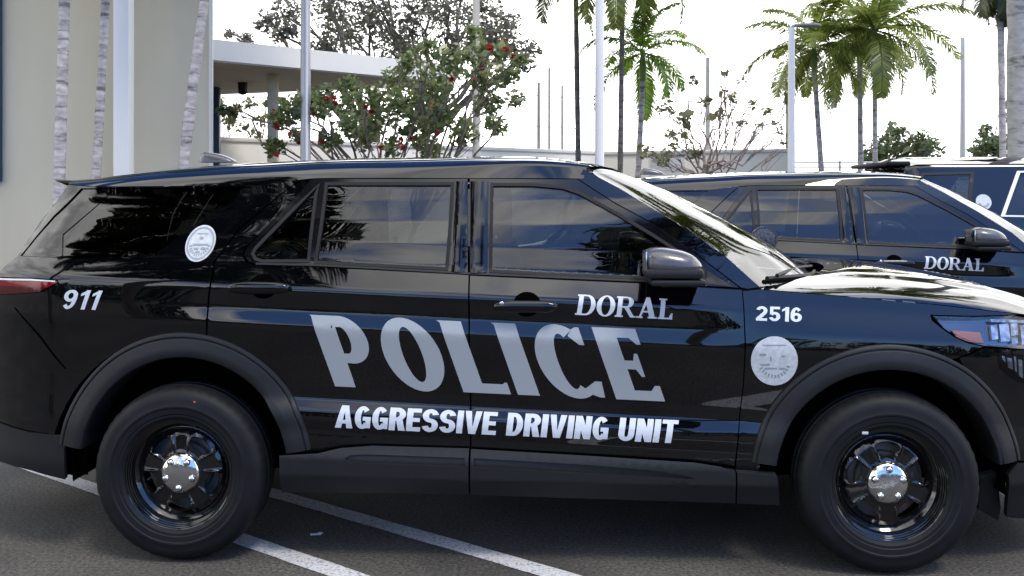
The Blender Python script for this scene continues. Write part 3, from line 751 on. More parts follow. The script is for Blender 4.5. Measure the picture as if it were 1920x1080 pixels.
# --- roof antenna
ap = at(409, 299, 5.2); al = to_local(ap)
V, Fc = [], []
for i in range(15):
    q = i / 14; xx = -.100 + .200 * q; hh = .052 * min(1, (q / .10)) ** .5 * (1 - q ** 2.2) ** .8 + .002; wd = .040 * (1 - abs(2 * q - 1) ** 3.5) ** .5 + .004
    for t in np.linspace(0, math.pi, 11): V.append((al[0] + xx, al[1] + wd * math.cos(t), al[2] - .036 + .02 + hh * math.sin(t) ** .7))
for i in range(14):
    for k_ in range(10): Fc.append((i * 11 + k_, (i + 1) * 11 + k_, (i + 1) * 11 + k_ + 1, i * 11 + k_ + 1))
Fc.append(tuple(range(11))); Fc.append(tuple(reversed(range(14 * 11, 15 * 11))))
mk('roof_antenna', V, Fc, M['cap'], car, 50)

# --- door handles
def handle(x0, x1, yc, rec, lock):
    c = px([((x0 + x1) / 2, yc)])[0]; L = px([(x0, yc), (x1, yc)]); half = (L[1, 0] - L[0, 0]) / 2; w = float(W(c[0], c[1]))
    rl = px([(rec[0] + (rec[2] - rec[0]) * (.5 + .5 * math.cos(t)), rec[1] + (rec[3] - rec[1]) * (.5 + .5 * math.sin(t))) for t in np.linspace(0, 2 * math.pi, 24, endpoint=False)])
    for s in (1, -1):
        h = MB().blob((c[0], -s * (w + .030), c[1]), (half, .021, .0275), .75, .5, 14, 40).build('door_handle', M['gloss'], car)
        MB().box((c[0] - half * .78, -s * (w + .012), c[1]), (.05, .03, .026), .008).build('handle_base', M['gloss'], h)
        MB().box((c[0] + half * .78, -s * (w + .012), c[1]), (.06, .03, .026), .008).build('handle_base', M['gloss'], h)
    panel('recess_shade', [rl], [], M['liner'], car, off=.0012, depth=0, gx=.03, mirror=True)  # flat black disc painting the shade of the hollow at the handle
    if lock:
        l = px([lock])[0]; MB().blob((l[0], -(W(*l) + .0465), l[1]), (.009, .003, .009)).build('door_lock', M['chrome'], car)
handle(432, 545, 539, (468, 514, 520, 560), None)
handle(926, 1046, 574, (962, 547, 1014, 594), (942, 567))

# --- door mirrors
mw = None
def mirror_px(pxx, pyy, off):
    l = px([(pxx, pyy)], off)[0]; return np.array([l[0], -(float(W(l[0], l[1])) + off), l[1]])
mc = mirror_px(1258, 497, .15)
for s in (1, -1):
    c = (mc[0], mc[1] * s, mc[2])
    V, Fc = [], []
    nu, nv = 22, 36
    for i in range(nu + 1):
        a = -math.pi / 2 + math.pi * i / nu
        for j in range(nv):
            b = 2 * math.pi * j / nv
            ca, sa = abs(math.cos(a)) ** .80, math.copysign(abs(math.sin(a)) ** .95, math.sin(a))
            cx_, sy_ = math.copysign(abs(math.cos(b)) ** .7, math.cos(b)), math.copysign(abs(math.sin(b)) ** .7, math.sin(b))
            x = .130 * ca * cx_; y = .100 * ca * sy_; z = .070 * sa if sa > 0 else .05 * sa
            z += -.020 * (x / .13) if z > 0 else 0          # higher at the back
            if x < -.105: x = -.105 - (x + .105) * .1
            V.append((c[0] + x, c[1] + y * s, c[2] + z))
    for i in range(nu):
        for j in range(nv): Fc.append((i * nv + j, i * nv + (j + 1) % nv, (i + 1) * nv + (j + 1) % nv, (i + 1) * nv + j))
    m = mk('side_mirror', V, Fc, M['cap'], car, 60, flip=(s < 0))
    lo = MB().box((c[0] + .006, c[1], c[2] - .030), (.236, .200, .042), .015).box((c[0] + .022, c[1], c[2] - .068), (.222, .19, .026), .010).build('mirror_base', M['plastic'], m)
    MB().box((c[0] + .045, c[1] + .10 * s, c[2] - .082), (.17, .12, .03), .012).build('mirror_arm', M['plastic'], m)
    MB().box((c[0] - .108, c[1], c[2] + .012), (.006, .175, .095), .002).build('mirror_glass', M['chrome'], m)

# --- wipers and far-side spotlight
def screen_pt(u, t, h=0.0):
    p = screen_fn(np.array([u]), np.array([(t + 1) / 2]))[0]; return p + np.array([.5, 0, .86]) * h
for (t0, u0, t1, u1) in [(-.05, 1.03, -.88, .975), (.55, 1.03, -.12, .97)]:
    a, b = screen_pt(u0, t0, .03), screen_pt(u1, t1, .03)
    w = MB().tube([a, (a + b) / 2 + np.array([0, 0, .012]), b], .009, 6).build('wiper', M['matte'], car)
    d = (b - a)
    bl = [screen_pt(u1 + (u0 - u1) * q * .8 - .005, t1 + (t0 - t1) * q * .75, .014) for q in np.linspace(-.08, 1, 8)]
    MB().tube(bl, .011, 6).build('wiper_blade', M['matte'], w)
sp_ = to_local(at(1430, 449, 5.95))
s = MB().lathe([(0, -.055), (.04, -.052), (.066, -.03), (.072, .0), (.072, .03), (.076, .032), (.076, .045), (.068, .046)], 40, sp_).build('spotlight', M['cap'], car)
MB().lathe([(.068, .044), (.05, .05), (.02, .054), (0, .055)], 40, sp_).build('lamp_glass', pm('spot_glass', (.05, .05, .056), .3, noise=(120, .9, 1, (1, 1, 1))), s)
MB().lathe([(.069, .030), (.0775, .031), (.0775, .047), (.069, .047)], 40, sp_).build('lamp_rim', M['cap'], s)
MB().tube([sp_ + np.array([.0, .0, -.06]), sp_ + np.array([-.02, .02, -.14]), sp_ + np.array([-.05, .06, -.18])], .014, 8).build('spotlight_arm', M['matte'], s)

# --- cabin
MB().box((1.02, 0, 1.10), (.55, 1.5, .16), .05).box((1.25, 0, 1.14), (.3, 1.4, .05), .02).build('dashboard', M['matte'], car)
MB().box((-.5, 0, .62), (3.2, 1.12, .03)).box((-2.0, 0, .95), (.6, 1.1, .5), .03).build('cabin_floor', M['matte'], car)
for (x, ys, wd) in [(.25, (-.40, .40), .52), (-.75, (-.42, .42), .60)]:
    for y in ys:
        s = MB().box((x, y, .72), (.52, wd, .16), .05).build('seat', M['seat'], car)
        b = MB().box((0, 0, .31), (.14, wd, .62), .055).build('seat_back', M['seat'], s); b.location = (x - .30, y, .76); b.rotation_euler = (0, -R(14), 0)
        h = MB().box((0, 0, 0), (.10, .27, .18), .045).build('headrest', M['seat'], s); h.location = (x - .455, y, 1.475); h.rotation_euler = (0, -R(8), 0)
st = MB().lathe([(.185, 0), (.193, .012), (.185, .024), (.177, .012)], 40, (0, 0, 0), 'Z', close=True).box((0, 0, .0), (.36, .05, .02), .008).build('steering_wheel', M['matte'], car)
st.location = (.66, .40, 1.10); st.rotation_euler = (0, -R(65), 0)
MB().box((-.26, 0, 1.30), (.025, 1.35, .50), .01).build('cage_screen', M['matte'], car)

# --- wheels
def make_wheel(x, rot, near=True):
    Z0 = .381
    w = thing('wheel', None, None, (x, -.858 if near else .858, Z0), 0 if near else math.pi); w.parent = car
    tp = [(.232, .098), (.238, .112), (.252, .121), (.262, .1215), (.266, .1245), (.286, .1265), (.290, .1295), (.297, .130), (.301, .128), (.321, .1275), (.340, .122), (.354, .112), (.3645, .098), (.371, .080), (.3735, .060),
          (.3735, .052), (.366, .050), (.366, .042), (.3748, .040), (.3755, .006), (.367, .004), (.367, -.004), (.3755, -.006), (.3748, -.030), (.367, -.032), (.366, -.040), (.372, -.042), (.368, -.07), (.35, -.10), (.30, -.112), (.24, -.10), (.225, -.09)]
    tp = [(r_ if r_ < .27 else .24 + (r_ - .24) * (.381 - .24) / (.3755 - .24), a_) for r_, a_ in tp]
    tm = MB().lathe(tp, 240)
    for k_ in range(len(tp)):
        r_, a_ = tp[k_]
        if .362 < r_ and a_ > .055 or (.362 < r_ and a_ < -.05):      # shoulder blocks of the tread
            for j_ in range(240):
                if j_ % 5 in (0, 1):
                    v_ = tm.v[k_ * 240 + j_]; f_ = (r_ - .0022) / r_; tm.v[k_ * 240 + j_] = (v_[0] * f_, v_[1], v_[2] * f_)
    tm.build('tyre', M['rubber'], w, 28)
    rp = [(.2395, .100), (.2405, .110), (.237, .1135), (.233, .1115), (.2315, .105), (.2275, .104), (.2265, .093), (.2230, .092), (.2220, .081), (.2185, .080), (.2175, .067), (.2130, .067), (.2115, .058), (.206, .053), (.200, .048), (.193, .042)]
    rim = MB().lathe(rp, 120); MB_in = [(.2135, .060), (.215, -.10)]
    rim.lathe([(.198, .025), (.205, -.02), (.215, -.10)], 60).build('rim', M['rim'], w, 24)
    # disc with five openings
    def dep(u, v):
        r = np.hypot(u, v); th_ = np.arctan2(v, u)
        k_ = np.cos(5 * (th_ - rot))                      # +1 at openings
        d = np.interp(r, [0, .07, .088, .10, .135, .165, .185, .195], [.080, .080, .079, .076, .072, .068, .056, .044])
        return d - .012 * np.clip(-k_, 0, 1) ** 2 * np.exp(-((r - .15) / .035) ** 2) * 0 + .011 * np.exp(-((k_ + .20) / .22) ** 2) * np.exp(-((r - .140) / .035) ** 2)
    class Disc:
        def pos(s, u, v, off=0.0): return np.stack([u, -(dep(u, v) + off), v], -1)
        def nrm(s, u, v):
            e = .0015; du = (dep(u + e, v) - dep(u - e, v)) / (2 * e); dv = (dep(u, v + e) - dep(u, v - e)) / (2 * e)
            n = np.stack([-du, -np.ones_like(du), -dv], -1); return n / np.linalg.norm(n, axis=-1, keepdims=True)
    outer = [(.197 * math.cos(t), .197 * math.sin(t)) for t in np.linspace(0, 2 * math.pi, 96, endpoint=False)]
    holes = []
    for i in range(5):
        a = rot + 2 * math.pi * i / 5
        h = [(.116, -.17), (.113, 0), (.116, .17), (.132, .31), (.150, .36), (.164, .33), (.171, .15), (.172, 0), (.171, -.15), (.164, -.33), (.150, -.36), (.132, -.31)]
        holes.append(smooth_loop([(r_ * math.cos(a + q), r_ * math.sin(a + q)) for r_, q in h], 2))
    panel('wheel_disc', [outer], holes, M['rim'], w, off=0, depth=.016, gx=.008, gz=.008, step=.008, surf=Disc(), shear=0)
    hc = MB().lathe([(.089, .060), (.0885, .080), (.084, .089), (.074, .0965), (.056, .1025), (.034, .1062), (.018, .1072), (0, .1075)], 64)
    for i in range(5):
        a = rot + 2 * math.pi * i / 5
        hc.blob((.061 * math.cos(a), -.099, .061 * math.sin(a)), (.016, .0155, .016), 1, 1, 8, 14)
    hc.build('hub_cap', M['chrome'], w, 30)
    MB().lathe([(.172, -.03), (.172, -.012), (.12, -.010), (.115, .012), (0, .014)], 48).build('brake_disc', M['steel'], w)
    return w
make_wheel(-1.5125, R(54 - 36 + 72)  + R(36)); make_wheel(1.5125, R(90))
make_wheel(-1.5125, R(20), False); make_wheel(1.5125, R(70), False)
# small marks on the tyres
ty = MB()
wf = [w_ for w_ in car.children if w_.name.startswith('wheel') and not w_.data and w_.location.y < 0]
for w_, a, r_, m_, sz in [(wf[1], R(116), .243, M['seal'], (.026, .004, .012)), (wf[0], R(76), .325, M['orange_mark'], (.012, .004, .012))]:
    q = MB().box((r_ * math.cos(a), -.1255, r_ * math.sin(a)), sz, .002).build('tyre_mark', m_, w_)
# --- lettering and seals
def police():
    t = .066; P, Ng = [], []
    def rr(x0, y0, x1, y1): P.append(rect(x0, y0, x1, y1))
    P.append([(0, 1), (.004, .985), (.004, 0), (t, 0), (t, .34), (.085, .335)] + arc(.085, .668, .066, .332, -88, 88, 24)[0:])
    Ng.append([(t, .47), (t, .845), (.078, .845)] + arc(.078, .658, .020, .188, 88, -88, 14))
    P.append(arc(.275, .5, .088, .515, 0, 359, 44)); Ng.append(arc(.275, .5, .030, .385, 0, 359, 36))
    rr(.392, 0, .392 + t, 1); rr(.392, 0, .535, .135); P.append([(.384, 1), (.392, .97), (.42, .97), (.42, 1)])
    P.append([(.535, 0), (.535, .16), (.527, .16), (.512, .1), (.512, 0)])
    rr(.556, 0, .556 + t, 1); P.append([(.549, 1), (.556, .97), (.58, .97), (.58, 1)])
    P.append(sector(.742, .5, .090, .515, .062, .13, 60, 302, 40))
    P.append([(.770, .86), (.797, .74), (.812, .74), (.812, .985), (.800, .985), (.788, .955)]); P.append([(.770, .13), (.806, .235), (.826, .235), (.820, .015), (.806, .015), (.785, .05)])
    rr(.853, 0, .853 + t, 1); rr(.853, .865, .985, 1); rr(.853, .43, .965, .55); rr(.853, 0, .995, .135)
    P.append([(.985, 1), (.985, .78), (.972, .78), (.955, .87), (.955, 1)]); P.append([(.965, .65), (.965, .33), (.955, .33), (.945, .43), (.945, .55), (.955, .65)])
    P.append([(1.0, 0), (1.0, .21), (.985, .21), (.968, .13), (.968, 0)])
    return P, Ng
decal('lettering', police(), ((580, 590), (1200, 617), (1247, 752.5), (626, 724)), M['silver'], car, label='large slanted blue-silver POLICE lettering across both doors')
decal('lettering', layout('AGGRESSIVE DRIVING UNIT', sans, .05, t=.215, s=.175), ((632, 759.5), (1273, 788), (1267, 831), (628, 801.5)), M['white_mark'], car, label='white AGGRESSIVE DRIVING UNIT lettering under the large word')
decal('lettering', layout('DORAL', serif, .03), ((1084, 552), (1264, 561), (1261, 599), (1078, 590)), M['white_mark'], car, label='white serif DORAL lettering on the front door')
decal('lettering', layout('2516', sans, .09, w=.6, t=.2, s=.17), ((1418, 574), (1504, 577), (1503, 604), (1417, 601)), M['white_mark'], car, label='white number 2516 on the front fender')
decal('lettering', layout('911', sans, .13, w=.56, t=.17, s=.15), ((124, 543), (193, 545), (179, 581), (114, 579)), M['white_mark'], car, label='white slanted number 911 behind the rear wheel')
def seal(cx_, cy_, rx, ry, sh, kind):
    def C(r, n=40, a0=0, a1=360): return [(cx_ + rx * r * math.cos(t) + sh * r * math.sin(t), cy_ - ry * r * math.sin(t)) for t in np.radians(np.linspace(a0, a1, n, endpoint=(a1 - a0) != 360))]
    def Q(x0, y0, x1, y1): return [(cx_ + rx * x + sh * y, cy_ - ry * y) for x, y in rect(x0, y0, x1, y1)]
    s_ = panel('seal', [px(C(1))], [], M['seal'], car, off=.0012, depth=.001, gx=.03, gz=.03, step=.01)
    P = []
    if kind == 'ring':
        P2, N2 = [px(C(.90))], [px(C(.80))]
        mm = M['seal_grey']
        panel('seal_ring', P2, N2, mm, s_, off=.0024, depth=.001, gx=0, step=.008)
        for a in range(190, 352, 14): P.append([(cx_ + rx * r * math.cos(R(q)) + sh * r * math.sin(R(q)), cy_ - ry * r * math.sin(R(q))) for r, q in ((.55, a), (.72, a), (.72, a + 7), (.55, a + 7))])
        P += [Q(-.5, -.12, .55, -.02), Q(-.12, .22, .12, .36), Q(-.35, .50, .40, .56), Q(-.35, -.36, -.05, -.24), Q(.1, -.34, .42, -.22), Q(-.2, -.52, .1, -.42)]
    else:
        for a in list(range(205, 340, 13)): P.append([(cx_ + rx * r * math.cos(R(q)), cy_ - ry * r * math.sin(R(q))) for r, q in ((.56, a), (.70, a), (.70, a + 6), (.56, a + 6))])
        P += [Q(-.62, .22, -.36, .30), Q(.30, .18, .45, .22), Q(-.18, .0, -.12, .18), Q(-.42, -.33, .10, -.27), Q(.2, -.34, .45, -.28), Q(-.6, -.18, -.2, -.12), Q(-.5, .62, .5, .66)]
    panel('seal_pattern', [px(q) for q in P], [], M['seal_grey'], s_, off=.0024, depth=.001, gx=0, step=.01)
seal(376, 456.5, 27.5, 34.5, 8.5, 'ring'); seal(1452, 676.5, 44, 46, 0, 'plain')

# ------------------------------------------------------------------ second patrol SUV
car2 = copy_tree(car)
car2.location = (CARX + 2.615, CARY + 2.79, 0)
car2['label'] = 'second black patrol SUV standing just behind the nearest one, only its upper half showing'
for ch in list(car2.children):
    if ch.name.startswith('lettering') and '2516' in ch.get('label', ''):
        bpy.data.objects.remove(ch, do_unlink=True)

# ------------------------------------------------------------------ third, taller SUV with bright window trim
C3X, C3Y = 6.40, 10.82
suv3 = thing('patrol_suv', 'tall black SUV with bright chrome window trim, farthest back at the right edge', 'SUV', (C3X, C3Y, 0), -PSI, SUV_GROUP)
T3 = table([(.1, .85), (.3, .93), (.45, .98), (.9, 1.0), (1.2, .985), (1.36, .965), (1.42, .955), (1.90, .80), (1.99, .70), (2.2, .5)], .012)
def W3(x, z):
    x = np.asarray(x, float); z = np.asarray(z, float)
    i = np.clip((z - ZS[0]) / .002, 0, len(T3) - 2); j = i.astype(int); f = i - j
    return T3[j] * (1 - f) + T3[j + 1] * f - .20 * (np.clip(np.abs(x) - 2.1, 0, None) / .6) ** 2 - .008 * x ** 2 / 2
S3 = SideSurf(W3)
def circ(c, r, a0, a1, n=16): return [(c[0] + r * math.cos(t), c[1] + r * math.sin(t)) for t in np.radians(np.linspace(a0, a1, n))]
body3 = [(-2.60, .45), (-2.62, 1.0), (-2.58, 1.38), (-2.40, 1.89), (-1.5, 1.915), (0.0, 1.915), (.55, 1.87), (1.25, 1.30), (2.45, 1.16), (2.58, .9), (2.58, .45)] \
    + circ((1.52, .42), .46, 4, 176) + circ((-1.52, .42), .46, 4, 176)
qw3 = [(-2.38, 1.43), (-2.25, 1.81), (-1.78, 1.82), (-1.86, 1.43)]
rw3 = [(-1.50, 1.41), (-1.30, 1.82), (-.42, 1.82), (-.42, 1.39)]
fw3 = [(-.32, 1.39), (-.32, 1.82), (.45, 1.81), (1.12, 1.36)]
panel('body_side', [np.array(body3)], [np.array(q) for q in (qw3, rw3, fw3)], M['paint'], suv3, surf=S3, mirror=True, gz=.03, shear=0)
for q, nm in ((qw3, 'rear_quarter_window'), (rw3, 'rear_door_window'), (fw3, 'front_door_window')):
    panel(nm, [np.array(q)], [], M['glass'], suv3, off=-.006, depth=0, surf=S3, mirror=True, gz=.05, shear=0)
def inset(q, d):
    q = np.array(q, float); c = q.mean(0); return c + (q - c) * (1 - d / np.abs(q - c).mean())
for q in (rw3, fw3):
    panel('window_trim', [inset(q, -.035)], [inset(q, -.008)], M['trim_chrome'], suv3, off=.006, depth=.01, surf=S3, mirror=True, gz=.05, shear=0)
panel('window_seal', [inset(qw3, -.02)], [inset(qw3, .012)], M['plastic'], suv3, off=.004, depth=.008, surf=S3, mirror=True, gx=0, shear=0)
sc = (-1.70, 1.535)
s_ = panel('seal', [np.array(circ(sc, .075, 0, 345, 28))], [], M['seal'], suv3, off=.002, depth=.001, surf=S3, gz=.05, shear=0)
panel('seal_pattern', [np.array(sector(sc[0], sc[1], .055, .055, .018, .018, -165, -15))], [], M['seal_grey'], s_, off=.0035, depth=.001, surf=S3, gx=0, shear=0)
prof3 = np.array([(-2.60, .45), (-2.62, 1.0), (-2.58, 1.38), (-2.40, 1.89), (-2.28, 1.912), (0.0, 1.915), (.55, 1.87), (1.25, 1.30), (2.45, 1.16), (2.58, .9), (2.58, .45)])
def top3(lo, hi):
    def fn(u, v):
        t = 2 * v - 1; k_ = np.arange(len(prof3)); q = lo + (hi - lo) * u
        x = np.interp(q, k_, prof3[:, 0]); z = np.interp(q, k_, prof3[:, 1]); b = 1 - np.abs(t) ** 2.4
        roof = sst(3, 4, q) * (1 - sst(6, 7, q))
        return np.stack([x + b * (.10 * sst(5.5, 7, q) - .06 * (1 - sst(3, 4, q))), W3(x, z) * t, z + b * (.02 + .075 * roof)], -1)
    return fn
ts3 = np.linspace(-1, 1, 33)
grid_t('tailgate', top3(0, 2), np.linspace(0, 1, 8), ts3, M['paint'], suv3)
grid_t('rear_window', top3(2, 3), np.linspace(0, 1, 8), ts3, M['privacy'], suv3)
grid_t('roof', top3(3, 6), np.linspace(0, 1, 30), ts3, M['paint'], suv3)
grid_t('windscreen', top3(6, 7), np.linspace(0, 1, 10), ts3, M['screen'], suv3)
grid_t('hood', top3(7, 10), np.linspace(0, 1, 24), ts3, M['paint'], suv3)
MB().box((-2.44, 0, 1.925), (.24, 1.3, .045), .015).build('roof_spoiler', M['matte'], suv3)
MB().box((0, 0, .38), (5.0, 1.5, .16), .03).build('floor_pan', M['liner'], suv3)
for w_ in [c for c in car.children if c.name.startswith('wheel') and not c.data]:
    w3 = copy_tree(w_, suv3); w3.location = (w_.location.x * 1.005, w_.location.y * 1.0, .381)

# ================================================================== the setting
def asphalt():
    m = bpy.data.materials.new('asphalt'); m.use_nodes = True; nt = m.node_tree; b = nt.nodes['Principled BSDF']
    co = N(nt.nodes, 'ShaderNodeTexCoord')
    n1 = N(nt.nodes, 'ShaderNodeTexNoise'); n1.inputs['Scale'].default_value = 60; n1.inputs['Detail'].default_value = 5; n1.inputs['Roughness'].default_value = .75
    n2 = N(nt.nodes, 'ShaderNodeTexNoise'); n2.inputs['Scale'].default_value = 1.3; n2.inputs['Detail'].default_value = 5
    vo = N(nt.nodes, 'ShaderNodeTexVoronoi'); vo.inputs['Scale'].default_value = 46
    r1 = N(nt.nodes, 'ShaderNodeValToRGB'); r1.color_ramp.elements[0].position = .36; r1.color_ramp.elements[1].position = .66
    r1.color_ramp.elements[0].color = (.010, .0097, .0090, 1); r1.color_ramp.elements[1].color = (.118, .113, .103, 1)
    r2 = N(nt.nodes, 'ShaderNodeValToRGB'); r2.color_ramp.elements[0].color = (.52, .52, .52, 1); r2.color_ramp.elements[1].color = (1.22, 1.2, 1.17, 1)
    r2.color_ramp.elements[0].position = .3; r2.color_ramp.elements[1].position = .7
    mu = N(nt.nodes, 'ShaderNodeMix', data_type='RGBA', blend_type='MULTIPLY'); mu.inputs['Factor'].default_value = 1
    r3 = N(nt.nodes, 'ShaderNodeValToRGB'); r3.color_ramp.elements[0].position = .03; r3.color_ramp.elements[0].color = (2.4, 2.3, 2.1, 1); r3.color_ramp.elements[1].position = .20; r3.color_ramp.elements[1].color = (.9, .9, .9, 1)
    mu2 = N(nt.nodes, 'ShaderNodeMix', data_type='RGBA', blend_type='MULTIPLY'); mu2.inputs['Factor'].default_value = .8
    L = nt.links
    for t in (n1, n2, vo): L.new(co.outputs['Object'], t.inputs['Vector'])
    L.new(n1.outputs['Fac'], r1.inputs[0]); L.new(n2.outputs['Fac'], r2.inputs[0]); L.new(vo.outputs['Distance'], r3.inputs[0])
    L.new(r1.outputs[0], mu.inputs['A']); L.new(r2.outputs[0], mu.inputs['B']); L.new(mu.outputs['Result'], mu2.inputs['A']); L.new(r3.outputs[0], mu2.inputs['B'])
    L.new(mu2.outputs['Result'], b.inputs['Base Color']); b.inputs['Roughness'].default_value = .85
    bn = N(nt.nodes, 'ShaderNodeBump'); bn.inputs['Strength'].default_value = .6; bn.inputs['Distance'].default_value = .004
    L.new(n1.outputs['Fac'], bn.inputs['Height']); L.new(bn.outputs[0], b.inputs['Normal'])
    return m
gr = mk('ground', [(-400, -400, 0), (400, -400, 0), (400, 600, 0), (-400, 600, 0)], [(0, 1, 2, 3)], asphalt(), angle=0); meta(gr, kind='structure')

def worn_paint():
    m = bpy.data.materials.new('worn_line_paint'); m.use_nodes = True; nt = m.node_tree; b = nt.nodes['Principled BSDF']
    co = N(nt.nodes, 'ShaderNodeTexCoord'); n = N(nt.nodes, 'ShaderNodeTexNoise'); n.inputs['Scale'].default_value = 75; n.inputs['Detail'].default_value = 4; n.inputs['Roughness'].default_value = .7
    r = N(nt.nodes, 'ShaderNodeValToRGB'); e = r.color_ramp.elements
    e[0].position = .34; e[0].color = (.08, .08, .075, 1); e[1].position = .50; e[1].color = (.47, .48, .50, 1)
    nt.links.new(co.outputs['Object'], n.inputs['Vector']); nt.links.new(n.outputs['Fac'], r.inputs[0]); nt.links.new(r.outputs[0], b.inputs['Base Color']); b.inputs['Roughness'].default_value = .7
    return m
LINE = worn_paint()
d = np.array([1.0, -.80, 0]); d /= np.linalg.norm(d); nrm = np.array([-d[1], d[0], 0])
for (pxx, pyy) in ((445, 1009), (840, 1020)):
    c = ground_at(pxx, pyy) + np.array([0, 0, .004]); a, b = c - d * 4.2, c + d * 4.0
    n = 60; rng = random.Random(pxx); V = []
    for i in range(n + 1):
        p = a + (b - a) * i / n
        V += [p - nrm * (.055 + rng.uniform(-.003, .003)), p + nrm * (.055 + rng.uniform(-.003, .003))]
    o = mk('parking_line', V, [(2 * i, 2 * i + 2, 2 * i + 3, 2 * i + 1) for i in range(n)], LINE, angle=0, flip=False); meta(o, kind='structure')
# scrap on the ground
sp0 = ground_at(592, 1003)
o = MB().box((0, 0, .004), (.05, .02, .004), .001, .2).box((.02, .008, .007), (.02, .014, .004), .001, -.5).build('paper_scrap', M['white_mark']); o.location = sp0
meta(o, 'small white scrap of litter lying on the asphalt beside the white line', 'litter')

# planting bed behind the cars
soil = pm('mulch', (.07, .055, .04), .95, noise=(12, .6, 5, (1, 1, 1)), bump=(30, .8, .02))
conc = pm('kerb_concrete', (.42, .41, .39), .85, noise=(8, .18, 5, (1, 1, 1)), bump=(60, .3, .004))
o = mk('planting_bed', [(-30, 12.45, .1), (30, 12.45, .1), (30, 34, .1), (-30, 34, .1)], [(0, 1, 2, 3)], soil, angle=0); meta(o, kind='structure')
o = MB().box((0, 12.36, .06), (60, .16, .15), .015).build('kerb', conc); meta(o, kind='structure')

# ------------------------------------------------------------------ building with canopy
stucco = pm('beige_stucco', (.515, .465, .345), .9, noise=(.9, .12, 7, (1, 1, .22)), bump=(90, .25, .004))
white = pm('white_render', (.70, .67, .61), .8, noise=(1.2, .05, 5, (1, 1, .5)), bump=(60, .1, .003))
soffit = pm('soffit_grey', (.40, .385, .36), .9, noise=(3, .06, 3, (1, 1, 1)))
blue = pm('dark_blue_panel', (.022, .05, .12), .45)
bld = thing('building', 'tall beige stucco building at the left with a white flat entrance canopy', 'building', (-9, 14, 0))
def put(o): o.location = tuple(-np.array(bld.location)); return o     # parts built in world coordinates

put(MB().box((-7.485, 13.96, 4.5), (.9, .07, 5.4), .01).build('blue_panel', blue, bld))
put(MB().box((-4.152, 13.985, 5.0), (.05, .05, 9.9), .01).build('corner_trim', white, bld))
can = [(-4.24, 14.25), (-1.1, 16.98), (-1.0, 17.7), (-2.2, 17.75), (-5.6, 18.9), (-6.0, 14.6)]
def prism(name, poly, z0, z1, mat, parent=None):
    n = len(poly); V = [(x, y, z0) for x, y in poly] + [(x, y, z1) for x, y in poly]
    return mk(name, V, [tuple(reversed(range(n))), tuple(range(n, 2 * n))] + [(i, (i + 1) % n, n + (i + 1) % n, n + i) for i in range(n)], mat, parent, 0)
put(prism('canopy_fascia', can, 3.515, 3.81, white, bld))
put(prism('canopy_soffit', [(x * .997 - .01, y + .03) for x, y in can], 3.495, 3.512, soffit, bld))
put(prism('wall', [(-19, 14), (-4.16, 14), (-4.30, 14.28), (-7.6, 22), (-19, 22)], 0, 10, stucco, bld))
cp = at(512, 200, 15.75); put(MB().box((cp[0], cp[1], 1.75), (.15, .15, 3.49), .01).build('column', stucco, bld))
b0 = at(403, 200, 17.6); put(MB().box((b0[0] - .12, 17.6, 2.0), (.42, .12, 2.97), .01).build('blue_wall', blue, bld))
lp = at(455, 158, 16.9); dark_metal = pm('dark_bronze', (.012, .011, .010), .4, metal=.6)
lam = thing('hanging_lantern', 'small dark lantern hanging under the white canopy', 'lantern', (lp[0], lp[1], lp[2]))
MB().lathe([(0, .16), (.03, .15), (.10, .08), (.11, .06), (.085, .05), (.075, -.12), (.09, -.13), (.05, -.17), (0, -.18)], 8, axis='Z').build('lantern_body', dark_metal, lam, 20)
MB().tube([(0, 0, .15), (0, 0, 3.495 - lp[2])], .008, 6).build('lantern_rod', dark_metal, lam)

# low walls
def wall_between(name, a, b, h, th_, mat, label, cat='wall'):
    a, b = np.array(a, float), np.array(b, float); d_ = b - a; L = np.linalg.norm(d_); t = thing(name, label, cat, (*((a + b) / 2), 0), math.atan2(d_[1], d_[0]))
    MB().box((0, 0, h / 2 - .04), (L, th_, h - .08), .005).build('wall_body', mat, t); MB().box((0, 0, h - .04), (L + .02, th_ + .06, .085), .012).build('wall_cap', mat, t); return t
wall_between('garden_wall', (-5.7, 19.1), (2.1, 25.0), 2.72, .2, white, 'long white garden wall running from under the canopy behind the flowering tree')
beige2 = pm('cream_wall', (.60, .58, .52), .85, noise=(.8, .06, 5, (1, 1, .4)))
wall_between('garden_wall', (2.2, 25.0), (6.52, 23.4), 2.70, .2, beige2, 'cream garden wall behind the bare branching tree')
g1 = MB(); gp = at(1250, 290, 22.6)
ub = thing('utility_box', 'grey metal utility box in front of the cream garden wall', 'box', (gp[0], 22.6, 0.1))
MB().box((0, 0, 1.2), (.75, .45, 2.4), .02).build('cabinet', pm('cabinet_grey', (.42, .42, .40), .6), ub); MB().box((0, 0, 2.43), (.80, .5, .05), .012).build('cabinet_top', pm('cabinet_top_grey', (.2, .2, .21), .5), ub)

